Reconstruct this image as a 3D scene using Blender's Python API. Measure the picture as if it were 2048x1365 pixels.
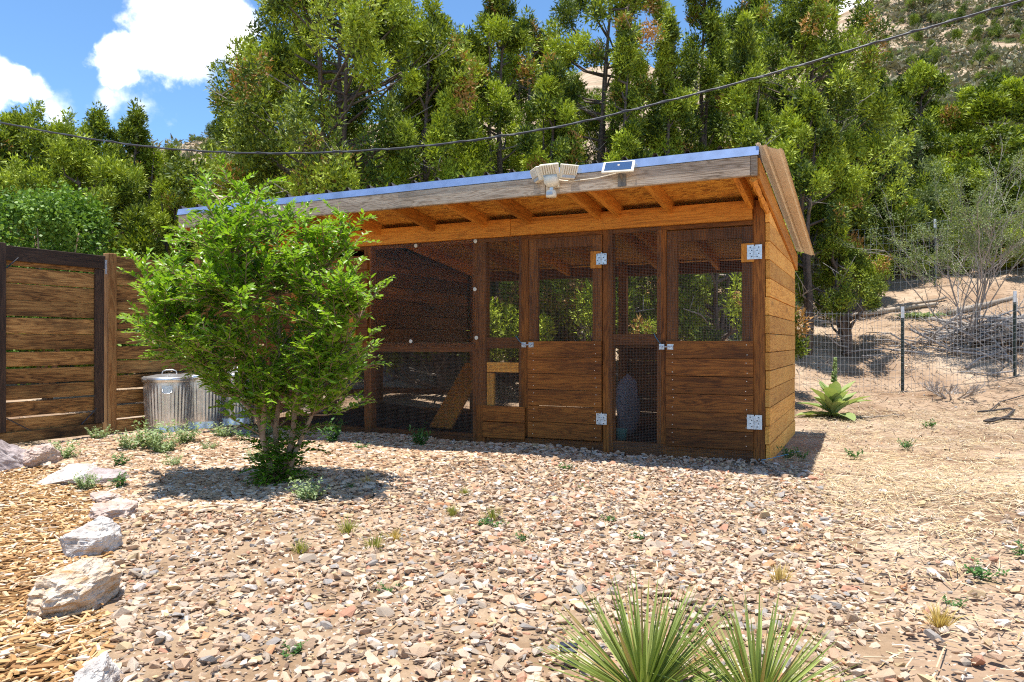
import bpy, bmesh, math, random
import numpy as np
from mathutils import Vector, Matrix, noise as mnoise

for o in list(bpy.data.objects):
    bpy.data.objects.remove(o)
scene = bpy.context.scene
COL = scene.collection
R = math.radians

# ------------------------------------------------------------------ camera
F_PX, CX, HY, EYE = 1498.0, 1024.0, 684.0, 0.952      # measured on the 2048 px photo
cam_d = bpy.data.cameras.new('camera')
cam = bpy.data.objects.new('camera', cam_d)
COL.objects.link(cam)
cam.location = (0, 0, EYE)
cam.rotation_euler = (R(90.06), 0, 0)
cam_d.sensor_width = 36
cam_d.lens = F_PX / 2048 * 36
cam_d.clip_start = 0.05
cam_d.clip_end = 2000
scene.camera = cam

# ------------------------------------------------------------------ light
SUN = Vector((-0.09, -0.04, 1.0)).normalized()          # direction towards the sun
sun_d = bpy.data.lights.new('sun', 'SUN')
sun_d.energy = 5.0
sun_d.angle = R(0.53)
sun_d.color = (1.0, 0.955, 0.88)
sun = bpy.data.objects.new('sun', sun_d)
COL.objects.link(sun)
sun.rotation_euler = SUN.to_track_quat('Z', 'Y').to_euler()

scene.view_settings.view_transform = 'Standard'
scene.view_settings.look = 'None'
scene.view_settings.exposure = 0.70
scene.view_settings.gamma = 1.0
scene.view_settings.use_curve_mapping = False
scene.cycles.use_denoising = False
scene.cycles.filter_width = 1.15
scene.cycles.max_bounces = 8
scene.cycles.sample_clamp_indirect = 4.0


def pdir(x, y):
    return Vector(((x - CX) / F_PX, 1.0, (HY - y) / F_PX)).normalized()


class NT:
    """tiny node-tree helper"""
    def __init__(self, tree):
        self.t = tree
        tree.nodes.clear()

    def n(self, kind, ins=None, **props):
        nd = self.t.nodes.new(kind)
        for k, v in props.items():
            setattr(nd, k, v)
        for k, v in (ins or {}).items():
            s = nd.inputs[k]
            if isinstance(v, bpy.types.NodeSocket):
                self.t.links.new(v, s)
            else:
                s.default_value = v
        return nd

    def math(self, op, a, b=0.0, c=None, clamp=False):
        ins = {0: a, 1: b}
        if c is not None:
            ins[2] = c
        return self.n('ShaderNodeMath', ins, operation=op, use_clamp=clamp).outputs[0]

    def ramp(self, fac, stops, interp='LINEAR'):
        r = self.n('ShaderNodeValToRGB', {0: fac})
        cr = r.color_ramp
        cr.interpolation = interp
        while len(cr.elements) < len(stops):
            cr.elements.new(0.5)
        for e, (p, c) in zip(cr.elements, stops):
            e.position = p
            e.color = (*c, 1) if len(c) == 3 else c
        return r.outputs[0]

    def mix(self, fac, a, b, mode='MIX'):
        m = self.n('ShaderNodeMix', data_type='RGBA', blend_type=mode)
        for s, v in ((m.inputs[0], fac), (m.inputs[6], a), (m.inputs[7], b)):
            if isinstance(v, bpy.types.NodeSocket):
                self.t.links.new(v, s)
            else:
                s.default_value = v if not isinstance(v, tuple) or len(v) == 4 else (*v, 1)
        return m.outputs[2]


world = bpy.data.worlds.new('World')
scene.world = world
world.use_nodes = True
w = NT(world.node_tree)
sky = w.n('ShaderNodeTexSky', sky_type='NISHITA', sun_disc=False, sun_elevation=math.asin(SUN.z),
          sun_rotation=math.atan2(SUN.x, SUN.y), altitude=1900, air_density=1.0, dust_density=0.3, ozone_density=1.3)
geo = w.n('ShaderNodeTexCoord').outputs['Generated']
nz = w.n('ShaderNodeTexNoise', {'Vector': geo, 'Scale': 7.0, 'Detail': 7.0, 'Roughness': 0.58})
dv = w.n('ShaderNodeVectorMath', {0: nz.outputs['Color'], 1: (0.5, 0.5, 0.5)}, operation='SUBTRACT').outputs[0]
dv = w.n('ShaderNodeVectorMath', {0: dv, 'Scale': 0.16}, operation='SCALE').outputs[0]
dv = w.n('ShaderNodeVectorMath', {0: geo, 1: dv}, operation='ADD').outputs[0]
rc = random.Random(4)
blobs = [(370, 12, .062, 1.0), (330, 80, .045, 1.0), (440, 60, .055, 1.0), (240, 98, .036, .9), (400, 120, .028, .7), (300, 20, .035, .7), (470, 95, .04, .8),
         (30, 172, .030, .8), (-75, 165, .05, .9), (95, 182, .028, .6), (245, 185, .036, .40), (300, 222, .045, .46), (150, 240, .05, .36),
         (1850, 0, .12, .8), (1720, -40, .1, .6), (1960, 10, .07, .5)]
blobs = [(pdir(a, b), r, s) for a, b, r, s in blobs]
for i in range(16):                                       # more clouds of the same kind round the rest of the sky
    az = rc.uniform(R(50), R(310)); el = R(rc.uniform(10, 26))
    blobs.append((Vector((math.sin(az) * math.cos(el), math.cos(az) * math.cos(el), math.sin(el))), rc.uniform(.08, .16), rc.uniform(.5, 1)))
tot = None
for c, r, s in blobs:
    d = w.n('ShaderNodeVectorMath', {0: dv, 1: c}, operation='DISTANCE').outputs['Value']
    v = w.n('ShaderNodeMapRange', {0: d, 1: r * 1.25, 2: r * 0.15, 3: 0.0, 4: s}).outputs[0]
    tot = v if tot is None else w.math('MAXIMUM', tot, v)
nz2 = w.n('ShaderNodeTexNoise', {'Vector': geo, 'Scale': 16.0, 'Detail': 8.0, 'Roughness': 0.6}).outputs[0]
den = w.math('ADD', tot, w.math('MULTIPLY', w.math('SUBTRACT', nz2, 0.5), 0.55))
den = w.n('ShaderNodeMapRange', {0: den, 1: 0.2, 2: 0.56, 3: 0.0, 4: 1.0}, interpolation_type='SMOOTHSTEP').outputs[0]
den = w.math('MULTIPLY', den, 0.96)
ccol = w.mix(nz2, (8.0, 8.3, 9.0), (11.5, 11.3, 11.0))
tint = w.mix(1.0, sky.outputs[0], (0.80, 1.03, 1.15), 'MULTIPLY')
col = w.mix(den, tint, ccol)
bg = w.n('ShaderNodeBackground', {'Color': col, 'Strength': 0.13})
w.t.links.new(bg.outputs[0], w.n('ShaderNodeOutputWorld').inputs[0])

# ------------------------------------------------------------------ terrain height
KY = [-60, 8, 9.5, 10.6, 12, 14, 17, 25, 35, 50, 100, 140, 240]
KZ = [0, 0, 0.07, 0.22, 0.72, 1.5, 2.3, 4.4, 8.6, 16.5, 38, 34, 10]


def sstep(a, b, x):
    t = np.clip((x - a) / (b - a), 0, 1)
    return t * t * (3 - 2 * t)


def hgt(X, Y, rough=True):
    X = np.asarray(X, float); Y = np.asarray(Y, float)
    z = np.interp(Y, KY, KZ)
    fx = 0.35 + 0.65 * sstep(-7, -1, X) + 0.1 * sstep(0, 6, X)
    near = 1 - sstep(20, 35, Y)
    ridge = np.clip(0.64 + 0.0060 * (X + 45), 0.5, 1.35)
    far = sstep(16, 55, Y)
    z = z * (near * fx + (1 - near) * (1 - far) + (1 - near) * far * ridge)
    z = z + 0.15 * np.clip(X - 5.5, 0, 6) * sstep(7.5, 10.5, Y) * (1 - sstep(14, 22, Y))
    if rough:
        z = z + (0.012 * np.sin(X * 3.1 + 1.3 * np.sin(Y * 2.3)) + 0.01 * np.sin(Y * 4.7 + X * 1.9)) * (1 - sstep(15, 30, Y))
        z = z + sstep(7, 12, Y) * 0.05 * np.sin(X * 1.7 + Y * 1.1) * np.sin(Y * 1.9 - X * .8)
        f = sstep(30, 60, Y)
        z = z - f * (1.3 * np.abs(np.sin(X * .19 + 1.5 * np.sin(Y * .07))) + .6 * np.abs(np.sin(X * .53 + 1.1 * np.sin(Y * .15))) - .8)
        z = z + f * (1.6 * np.sin(X * .13 + 2 * np.sin(Y * .05)) * np.sin(Y * .11 + .5) + .7 * np.sin(X * .41 + Y * .23) * np.sin(Y * .37 - X * .11))
    return z


def h1(x, y):
    return float(hgt(x, y))


RAYS = np.concatenate([np.arange(1, 20, .01), np.arange(20, 200, .2)])


def on_ground(px, py):
    """walk along the pixel's ray until it meets the ground"""
    dx, dz = (px - CX) / F_PX, (HY - py) / F_PX
    hit = EYE + dz * RAYS <= hgt(dx * RAYS, RAYS)
    y = float(RAYS[int(np.argmax(hit))]) if hit.any() else 200.0
    return Vector((dx * y, y, h1(dx * y, y)))


# ------------------------------------------------------------------ mesh helpers
def mesh_np(name, V, Fa, attrs=None, smooth=False):
    me = bpy.data.meshes.new(name)
    V = np.asarray(V, np.float32); Fa = np.asarray(Fa, np.int32)
    k = Fa.shape[1]
    me.vertices.add(len(V)); me.vertices.foreach_set('co', V.ravel())
    me.loops.add(Fa.size); me.loops.foreach_set('vertex_index', Fa.ravel())
    me.polygons.add(len(Fa)); me.polygons.foreach_set('loop_start', np.arange(len(Fa), dtype=np.int32) * k)
    me.polygons.foreach_set('use_smooth', np.full(len(Fa), bool(smooth)))
    me.update(calc_edges=True)
    for a, v in (attrs or {}).items():
        me.attributes.new(a, 'FLOAT', 'POINT').data.foreach_set('value', np.asarray(v, np.float32))
    return me


class MB:
    """collects simple solids for one mesh object"""
    def __init__(self):
        self.v, self.f, self.m = [], [], []

    def add(self, V, Fc, mi=0):
        o = len(self.v)
        self.v += [tuple(p) for p in V]
        self.f += [tuple(i + o for i in q) for q in Fc]
        self.m += [mi] * len(Fc)
        return self

    def box(self, x0, x1, y0, y1, z0, z1, mi=0, M=None):
        V = [Vector(p) for p in ((x0, y0, z0), (x1, y0, z0), (x1, y1, z0), (x0, y1, z0), (x0, y0, z1), (x1, y0, z1), (x1, y1, z1), (x0, y1, z1))]
        if M is not None:
            V = [M @ p for p in V]
        return self.add(V, [(0, 3, 2, 1), (4, 5, 6, 7), (0, 1, 5, 4), (1, 2, 6, 5), (2, 3, 7, 6), (3, 0, 4, 7)], mi)

    def prism(self, poly, axis, a0, a1, mi=0):
        """poly: list of 2-D points, extruded along axis ('x' or 'y' or 'z')"""
        def P(p, a):
            return {'x': (a, p[0], p[1]), 'y': (p[0], a, p[1]), 'z': (p[0], p[1], a)}[axis]
        n = len(poly)
        V = [P(p, a0) for p in poly] + [P(p, a1) for p in poly]
        Fc = [tuple(range(n)), tuple(range(2 * n - 1, n - 1, -1))] + [(i, i + n, (i + 1) % n + n, (i + 1) % n) for i in range(n)]
        return self.add(V, Fc, mi)

    def tube(self, pts, rad, sides=6, mi=0, cap=True):
        pts = [Vector(p) for p in pts]
        if not hasattr(rad, '__len__'):
            rad = [rad] * len(pts)
        V, Fc = [], []
        up = Vector((0.31, 0.17, 0.93))
        for i, p in enumerate(pts):
            t = (pts[min(i + 1, len(pts) - 1)] - pts[max(i - 1, 0)])
            t = t.normalized() if t.length > 1e-9 else Vector((0, 0, 1))
            a = t.cross(up)
            if a.length < .1:
                a = t.cross(Vector((1, 0, 0)))
            a.normalize(); b = t.cross(a)
            for k in range(sides):
                an = 2 * math.pi * k / sides
                V.append(p + (a * math.cos(an) + b * math.sin(an)) * rad[i])
        for i in range(len(pts) - 1):
            for k in range(sides):
                k2 = (k + 1) % sides
                Fc.append((i * sides + k, i * sides + k2, (i + 1) * sides + k2, (i + 1) * sides + k))
        if cap:
            Fc.append(tuple(range(sides - 1, -1, -1)))
            Fc.append(tuple(range((len(pts) - 1) * sides, len(pts) * sides)))
        return self.add(V, Fc, mi)

    def lathe(self, prof, n=24, mi=0, c=(0, 0, 0), fl=None):
        V, Fc = [], []
        for i, (r, z) in enumerate(prof):
            for k in range(n):
                a = 2 * math.pi * k / n
                rr = r + (fl(i, k) if fl else 0)
                V.append((c[0] + rr * math.cos(a), c[1] + rr * math.sin(a), c[2] + z))
        for i in range(len(prof) - 1):
            for k in range(n):
                k2 = (k + 1) % n
                Fc.append((i * n + k, i * n + k2, (i + 1) * n + k2, (i + 1) * n + k))
        return self.add(V, Fc, mi)

    def mesh(self, name, smooth=False):
        me = bpy.data.meshes.new(name)
        me.from_pydata(self.v, [], self.f)
        me.polygons.foreach_set('material_index', self.m)
        if smooth:
            me.polygons.foreach_set('use_smooth', [True] * len(self.f))
        me.update()
        return me


def link(name, me, mats, parent=None, bevel=0.0):
    o = bpy.data.objects.new(name, me)
    COL.objects.link(o)
    if me is not None and len(me.materials) == 0:
        for m in (mats if isinstance(mats, (list, tuple)) else [mats]):
            me.materials.append(m)
    if parent is not None:
        o.parent = parent
    if bevel:
        b = o.modifiers.new('bevel', 'BEVEL'); b.width = bevel; b.segments = 1; b.limit_method = 'ANGLE'
    return o


def build(mb, name, mats, parent=None, bevel=0.0, smooth=False):
    return link(name, mb.mesh(name, smooth), mats, parent, bevel)


def tag(o, label, cat, group=None):
    o['label'] = label; o['category'] = cat
    if group:
        o['group'] = group
    return o


def empty(name, loc, rz=0.0, label=None, cat=None, group=None):
    o = bpy.data.objects.new(name, None)
    COL.objects.link(o)
    o.location = loc; o.rotation_euler = (0, 0, rz); o.empty_display_size = .2
    if label:
        tag(o, label, cat, group)
    return o


def euler_np(yaw, tx, ty):
    """rotation matrices Rz(yaw) Rx(tx) Ry(ty), arrays"""
    c, s = np.cos(yaw), np.sin(yaw); cx, sx = np.cos(tx), np.sin(tx); cy, sy = np.cos(ty), np.sin(ty)
    z = np.zeros_like(c); o = np.ones_like(c)
    Rz = np.stack([np.stack([c, -s, z], -1), np.stack([s, c, z], -1), np.stack([z, z, o], -1)], -2)
    Rx = np.stack([np.stack([o, z, z], -1), np.stack([z, cx, -sx], -1), np.stack([z, sx, cx], -1)], -2)
    Ry = np.stack([np.stack([cy, z, sy], -1), np.stack([z, o, z], -1), np.stack([-sy, z, cy], -1)], -2)
    return Rz @ Rx @ Ry


def scatter(V0, F0, pos, Rm, scl):
    """n transformed copies of one small mesh, as arrays"""
    n, m = len(pos), len(V0)
    V = np.einsum('nij,nmj->nmi', Rm, V0[None] * scl[:, None, :]) + pos[:, None, :]
    Fa = F0[None] + (np.arange(n) * m)[:, None, None]
    return V.reshape(-1, 3), Fa.reshape(-1, F0.shape[1])


def join_np(lst):
    Vs, Fs, As, o = [], [], [], 0
    for V, Fa, A in lst:
        Vs.append(V); Fs.append(Fa + o); As.append(A); o += len(V)
    return np.concatenate(Vs), np.concatenate(Fs), np.concatenate(As)


# ------------------------------------------------------------------ materials
def material(name):
    m = bpy.data.materials.new(name)
    m.use_nodes = True
    t = NT(m.node_tree)
    return m, t


def finish(t, bsdf, disp=None):
    out = t.n('ShaderNodeOutputMaterial', {'Surface': bsdf})
    return out


def bump(t, height, strength, dist=0.01):
    return t.n('ShaderNodeBump', {'Height': height, 'Strength': strength, 'Distance': dist}).outputs[0]


def plain(name, colr, rough=0.6, metal=0.0, var=0.0, scale=40.0, bmp=0.0):
    m, t = material(name)
    c = colr
    ins = {'Roughness': rough, 'Metallic': metal}
    tc = t.n('ShaderNodeTexCoord').outputs['Object']
    n = t.n('ShaderNodeTexNoise', {'Vector': tc, 'Scale': scale, 'Detail': 5.0, 'Roughness': .6}).outputs[0]
    if var:
        lo = tuple(x * (1 - var) for x in colr); hi = tuple(min(1, x * (1 + var)) for x in colr)
        ins['Base Color'] = t.ramp(n, [(.3, lo), (.7, hi)])
    else:
        ins['Base Color'] = (*c, 1)
    if bmp:
        ins['Normal'] = bump(t, n, bmp, 0.005)
    p = t.n('ShaderNodeBsdfPrincipled', ins)
    finish(t, p.outputs[0])
    return m


def wood(name, axis, dark, mid, light, knots=.5, blotch=.5, rough=.65, grain=1.0, stain=(0.02, .012, .008)):
    """board timber: long grain along the axis, knots, blotches; each board differs by its object's random value"""
    m, t = material(name)
    tc = t.n('ShaderNodeTexCoord').outputs['Object']
    rnd = t.n('ShaderNodeObjectInfo').outputs['Random']
    off = t.n('ShaderNodeCombineXYZ', {0: t.math('MULTIPLY', rnd, 37.0), 1: t.math('MULTIPLY', rnd, 91.0), 2: t.math('MULTIPLY', rnd, 53.0)}).outputs[0]
    v = t.n('ShaderNodeVectorMath', {0: tc, 1: off}, operation='ADD').outputs[0]
    sc = {'x': (1.0, 12, 12), 'y': (12, 1.0, 12), 'z': (12, 12, 1.0)}[axis]
    vs = t.n('ShaderNodeVectorMath', {0: v, 1: sc}, operation='MULTIPLY').outputs[0]
    k = {'x': (2.2, 9, 9), 'y': (9, 2.2, 9), 'z': (9, 9, 2.2)}[axis]
    vk = t.n('ShaderNodeVectorMath', {0: v, 1: k}, operation='MULTIPLY').outputs[0]
    vor = t.n('ShaderNodeTexVoronoi', {'Vector': vk, 'Scale': .5, 'Randomness': 1.0}).outputs['Distance']
    knot = t.n('ShaderNodeMapRange', {0: vor, 1: 0.05, 2: 0.34, 3: 1.0, 4: 0.0}, interpolation_type='SMOOTHSTEP').outputs[0]
    g1 = t.n('ShaderNodeTexNoise', {'Vector': vs, 'Scale': 1.3, 'Detail': 3.0, 'Roughness': .55, 'Distortion': .4}).outputs[0]
    ringv = t.math('ADD', t.math('MULTIPLY', g1, 9.0), t.math('MULTIPLY', knot, 2.2))
    ring = t.math('ABSOLUTE', t.math('SINE', t.math('MULTIPLY', ringv, 3.0 * grain)))
    fine = t.n('ShaderNodeTexNoise', {'Vector': t.n('ShaderNodeVectorMath', {0: vs, 1: tuple(3.0 if q > 2 else 1.6 for q in sc)}, operation='MULTIPLY').outputs[0], 'Scale': 3.0, 'Detail': 4.0, 'Roughness': .7}).outputs[0]
    lowf = t.n('ShaderNodeTexNoise', {'Vector': vk, 'Scale': .35, 'Detail': 3.0}).outputs[0]
    f = t.math('ADD', t.math('ADD', t.math('MULTIPLY', ring, .32), t.math('MULTIPLY', fine, .55)), t.math('MULTIPLY', t.math('SUBTRACT', lowf, .5), .8))
    f = t.math('ADD', f, .06)
    c = t.ramp(f, [(.2, dark), (.52, mid), (.85, light)])
    bl = t.n('ShaderNodeTexNoise', {'Vector': vk, 'Scale': .55, 'Detail': 4.0, 'Roughness': .6}).outputs[0]
    bf = t.n('ShaderNodeMapRange', {0: bl, 1: .5, 2: .72, 3: 0.0, 4: blotch}).outputs[0]
    c = t.mix(bf, c, stain)
    kc = t.n('ShaderNodeMapRange', {0: vor, 1: 0.04, 2: 0.16, 3: knots, 4: 0.0}).outputs[0]
    c = t.mix(kc, c, tuple(x * .35 for x in dark))
    hv = t.math('ADD', .70, t.math('MULTIPLY', rnd, .60))
    c = t.mix(1.0, c, t.n('ShaderNodeCombineColor', {0: hv, 1: hv, 2: hv}).outputs[0], 'MULTIPLY')
    p = t.n('ShaderNodeBsdfPrincipled', {'Base Color': c, 'Roughness': rough, 'Normal': bump(t, f, .5, .004)})
    p.inputs['Specular IOR Level'].default_value = .3
    finish(t, p.outputs[0])
    return m


def leafmat(name, lo, hi, trans=.35, rough=.45, attr=True, brown=None, bt=.955):
    m, t = material(name)
    f = t.n('ShaderNodeAttribute', attribute_name='tint').outputs['Fac'] if attr else t.n('ShaderNodeObjectInfo').outputs['Random']
    stops = [(0.0, lo), (.85, hi)]
    if brown:
        stops += [(bt, hi), (bt + .03, brown)]
    c = t.ramp(f, stops)
    p = t.n('ShaderNodeBsdfPrincipled', {'Base Color': c, 'Roughness': rough})
    p.inputs['Specular IOR Level'].default_value = .35
    tr = t.n('ShaderNodeBsdfTranslucent', {'Color': t.mix(1.0, c, (1.15, 1.15, .6), 'MULTIPLY')})
    mx = t.n('ShaderNodeMixShader', {0: trans, 1: p.outputs[0], 2: tr.outputs[0]})
    finish(t, mx.outputs[0])
    return m


STONE_STOPS = [(0.0, (.48, .345, .235)), (.13, (.55, .425, .31)), (.27, (.39, .265, .175)), (.40, (.57, .455, .345)), (.50, (.50, .325, .215)), (.60, (.33, .28, .225)),
               (.67, (.60, .51, .415)), (.75, (.47, .215, .10)), (.79, (.26, .26, .255)), (.85, (.44, .205, .13)), (.885, (.52, .385, .215)), (.955, (.68, .62, .55))]






def stonemat(name, attr):
    m, t = material(name)
    tc = t.n('ShaderNodeTexCoord').outputs['Object']
    f = t.n('ShaderNodeAttribute', attribute_name='tint').outputs['Fac'] if attr else t.n('ShaderNodeObjectInfo').outputs['Random']
    c = t.ramp(f, STONE_STOPS, 'CONSTANT')
    n = t.n('ShaderNodeTexNoise', {'Vector': tc, 'Scale': 45.0 if attr else 40.0, 'Detail': 6.0, 'Roughness': .65}).outputs[0]
    c = t.mix(t.n('ShaderNodeMapRange', {0: n, 1: .35, 2: .7, 3: 0.0, 4: .6}).outputs[0], c, (.46, .32, .21))
    n2 = t.n('ShaderNodeTexNoise', {'Vector': tc, 'Scale': 160.0, 'Detail': 3.0}).outputs[0]
    v = t.math('ADD', .72, t.math('MULTIPLY', n2, .56))
    c = t.mix(1.0, c, t.n('ShaderNodeCombineColor', {0: v, 1: v, 2: v}).outputs[0], 'MULTIPLY')
    p = t.n('ShaderNodeBsdfPrincipled', {'Base Color': c, 'Roughness': .85, 'Normal': bump(t, n, .6, .006)})
    p.inputs['Specular IOR Level'].default_value = .2
    finish(t, p.outputs[0])
    return m


def chipmat(name, stops, rough=.8):
    m, t = material(name)
    f = t.n('ShaderNodeAttribute', attribute_name='tint').outputs['Fac']
    c = t.ramp(f, stops)
    p = t.n('ShaderNodeBsdfPrincipled', {'Base Color': c, 'Roughness': rough})
    p.inputs['Specular IOR Level'].default_value = .2
    finish(t, p.outputs[0])
    return m


def soilmat(name, a, b, c3, scale=1.5, strata=False):
    m, t = material(name)
    tc = t.n('ShaderNodeTexCoord').outputs['Object']
    n1 = t.n('ShaderNodeTexNoise', {'Vector': tc, 'Scale': scale, 'Detail': 6.0, 'Roughness': .6}).outputs[0]
    n2 = t.n('ShaderNodeTexNoise', {'Vector': tc, 'Scale': scale * 22, 'Detail': 6.0, 'Roughness': .7}).outputs[0]
    c = t.ramp(n1, [(.35, a), (.55, b), (.72, c3)])
    v = t.math('ADD', .5, n2)
    c = t.mix(.8, c, t.n('ShaderNodeCombineColor', {0: v, 1: v, 2: v}).outputs[0], 'MULTIPLY')
    h = n2
    if strata:
        sv = t.n('ShaderNodeVectorMath', {0: tc, 1: (.05, .05, 1.1)}, operation='MULTIPLY').outputs[0]
        n3 = t.n('ShaderNodeTexNoise', {'Vector': sv, 'Scale': 1.0, 'Detail': 5.0, 'Roughness': .6, 'Distortion': .3}).outputs[0]
        yy = t.n('ShaderNodeSeparateXYZ', {0: tc}).outputs[1]
        farf = t.n('ShaderNodeMapRange', {0: yy, 1: 28.0, 2: 50.0, 3: 0.0, 4: 1.0}).outputs[0]
        hc = t.ramp(n3, [(.35, (.26, .175, .11)), (.48, (.38, .28, .19)), (.56, (.46, .355, .25)), (.7, (.30, .21, .135))])
        n4 = t.n('ShaderNodeTexNoise', {'Vector': tc, 'Scale': .6, 'Detail': 8.0, 'Roughness': .7}).outputs[0]
        hc = t.mix(t.n('ShaderNodeMapRange', {0: n4, 1: .5, 2: .66, 3: 0.0, 4: .85}).outputs[0], hc, (.17, .16, .10))
        c = t.mix(farf, c, hc)
    p = t.n('ShaderNodeBsdfPrincipled', {'Base Color': c, 'Roughness': .95, 'Normal': bump(t, h, .7, .02)})
    p.inputs['Specular IOR Level'].default_value = .1
    finish(t, p.outputs[0])
    return m


def rockmat(name, a, b, c3, strata=0.0):
    m, t = material(name)
    tc = t.n('ShaderNodeTexCoord').outputs['Object']
    n1 = t.n('ShaderNodeTexNoise', {'Vector': tc, 'Scale': 9.0, 'Detail': 8.0, 'Roughness': .65}).outputs[0]
    n2 = t.n('ShaderNodeTexNoise', {'Vector': tc, 'Scale': 55.0, 'Detail': 6.0, 'Roughness': .7}).outputs[0]
    c = t.ramp(n1, [(.34, a), (.52, b), (.68, c3)])
    v = t.math('ADD', .6, t.math('MULTIPLY', n2, .8))
    c = t.mix(1.0, c, t.n('ShaderNodeCombineColor', {0: v, 1: v, 2: v}).outputs[0], 'MULTIPLY')
    hh = t.math('ADD', n2, t.math('MULTIPLY', n1, 1.5))
    if strata:
        sv = t.n('ShaderNodeVectorMath', {0: tc, 1: (6.0, 14.0, 60.0)}, operation='MULTIPLY').outputs[0]
        n3 = t.n('ShaderNodeTexNoise', {'Vector': sv, 'Scale': 1.0, 'Detail': 4.0, 'Distortion': .4}).outputs[0]
        c = t.mix(t.n('ShaderNodeMapRange', {0: n3, 1: .52, 2: .66, 3: 0.0, 4: strata}).outputs[0], c, (.42, .23, .08))
        hh = t.math('ADD', hh, t.math('MULTIPLY', n3, 3.0))
    p = t.n('ShaderNodeBsdfPrincipled', {'Base Color': c, 'Roughness': .9, 'Normal': bump(t, hh, .8, .012)})
    p.inputs['Specular IOR Level'].default_value = .15
    finish(t, p.outputs[0])
    return m


W = {}
for ax in 'xyz':
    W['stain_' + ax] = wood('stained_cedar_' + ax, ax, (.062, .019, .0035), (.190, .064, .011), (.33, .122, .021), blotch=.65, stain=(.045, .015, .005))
    W['side_' + ax] = wood('brightened_cedar_' + ax, ax, (.40, .155, .025), (.70, .32, .058), (.82, .45, .11), blotch=.25, stain=(.34, .14, .04))  # paler cedar: the side wall's bounce light is put into its colour
    W['fir_' + ax] = wood('orange_fir_' + ax, ax, (.28, .10, .014), (.52, .20, .028), (.66, .29, .042), blotch=.3, knots=.3, stain=(.2, .065, .012))
    W['fence_' + ax] = wood('weathered_fence_' + ax, ax, (.05, .023, .009), (.28, .135, .042), (.56, .32, .11), blotch=.95, stain=(.02, .013, .01))
    W['dark_' + ax] = wood('dark_frame_wood_' + ax, ax, (.02, .013, .011), (.045, .028, .02), (.09, .055, .035), blotch=.5)
W['gray'] = wood('grey_fascia_wood', 'x', (.20, .14, .09), (.44, .34, .25), (.62, .53, .42), blotch=.5, stain=(.16, .11, .07), grain=1.4, rough=.85)
W['log'] = wood('bleached_branch_wood', 'x', (.20, .15, .11), (.36, .29, .22), (.50, .43, .36), blotch=.3)
W['post_y'] = wood('golden_post', 'z', (.14, .06, .02), (.30, .14, .045), (.46, .26, .10), blotch=.4)

# OSB deck
m, t = material('osb_deck')
tc = t.n('ShaderNodeTexCoord').outputs['Object']
vv = t.n('ShaderNodeVectorMath', {0: tc, 1: (16.0, 50.0, 16.0)}, operation='MULTIPLY').outputs[0]
vn = t.n('ShaderNodeTexNoise', {'Vector': tc, 'Scale': 9.0, 'Detail': 2.0})
vv = t.n('ShaderNodeVectorMath', {0: vv, 1: t.n('ShaderNodeVectorMath', {0: vn.outputs['Color'], 'Scale': 5.0}, operation='SCALE').outputs[0]}, operation='ADD').outputs[0]
vo = t.n('ShaderNodeTexVoronoi', {'Vector': vv, 'Scale': 1.0, 'Randomness': 1.0})
sep = t.n('ShaderNodeSeparateColor', {0: vo.outputs['Color']}).outputs[0]
c = t.ramp(sep, [(.0, (.34, .13, .016)), (.45, (.62, .27, .035)), (.8, (.78, .40, .06)), (1.0, (.26, .09, .012))])
p = t.n('ShaderNodeBsdfPrincipled', {'Base Color': c, 'Roughness': .7, 'Normal': bump(t, sep, .3, .003)})
finish(t, p.outputs[0])
M_OSB = m

M_TAN = plain('tan_painted_metal', (.84, .75, .61), .5, .0, .06, 6)
M_DRIP = plain('sky_tinted_drip_metal', (.36, .45, .62), .34, .75, .2, 7, .04)
M_ROOF = plain('dark_roof_metal', (.16, .14, .12), .4, .3, .2, 20)
M_GALV = plain('galvanised_steel', (.66, .68, .70), .33, .9, .16, 14, .05)
M_ZINC = plain('zinc_plate', (.58, .66, .74), .4, .6, .25, 45)
M_SCREW = plain('screw_head', (.75, .72, .66), .4, .5)
M_WIRE = plain('hardware_cloth_wire', (.13, .10, .085), .5, .4)
M_FWIRE = plain('galvanised_fence_wire', (.55, .54, .52), .5, .4)
M_TPOST = plain('green_post_paint', (.012, .028, .02), .5, 0, .3)
M_WHITE = plain('white_post_tip', (.72, .74, .74), .5)
M_BLACK = plain('black_cable_jacket', (.035, .037, .045), .45, 0, .3, 90)
M_CREAM = plain('cream_plastic', (.80, .73, .58), .45, 0, .10, 25)
M_LENS = plain('grey_lens', (.40, .48, .56), .12, 0, .1)
M_CELL = plain('solar_cell', (.04, .08, .17), .12, .2, .25, 120)
M_TEAL = plain('teal_plastic', (.16, .42, .37), .4, 0, .05)
M_SACK = plain('white_woven_sack', (.34, .34, .38), .8, 0, .2, 6, .1)
M_ROPE = plain('dark_rope', (.045, .035, .03), .8, 0, .4, 150)
M_TWINE = plain('blue_twine', (.04, .26, .42), .6)
M_WASH = plain('washer_plastic', (.66, .67, .60), .5)
M_BLKP = plain('black_box_plastic', (.03, .035, .05), .4, 0, .3, 60)

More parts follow.
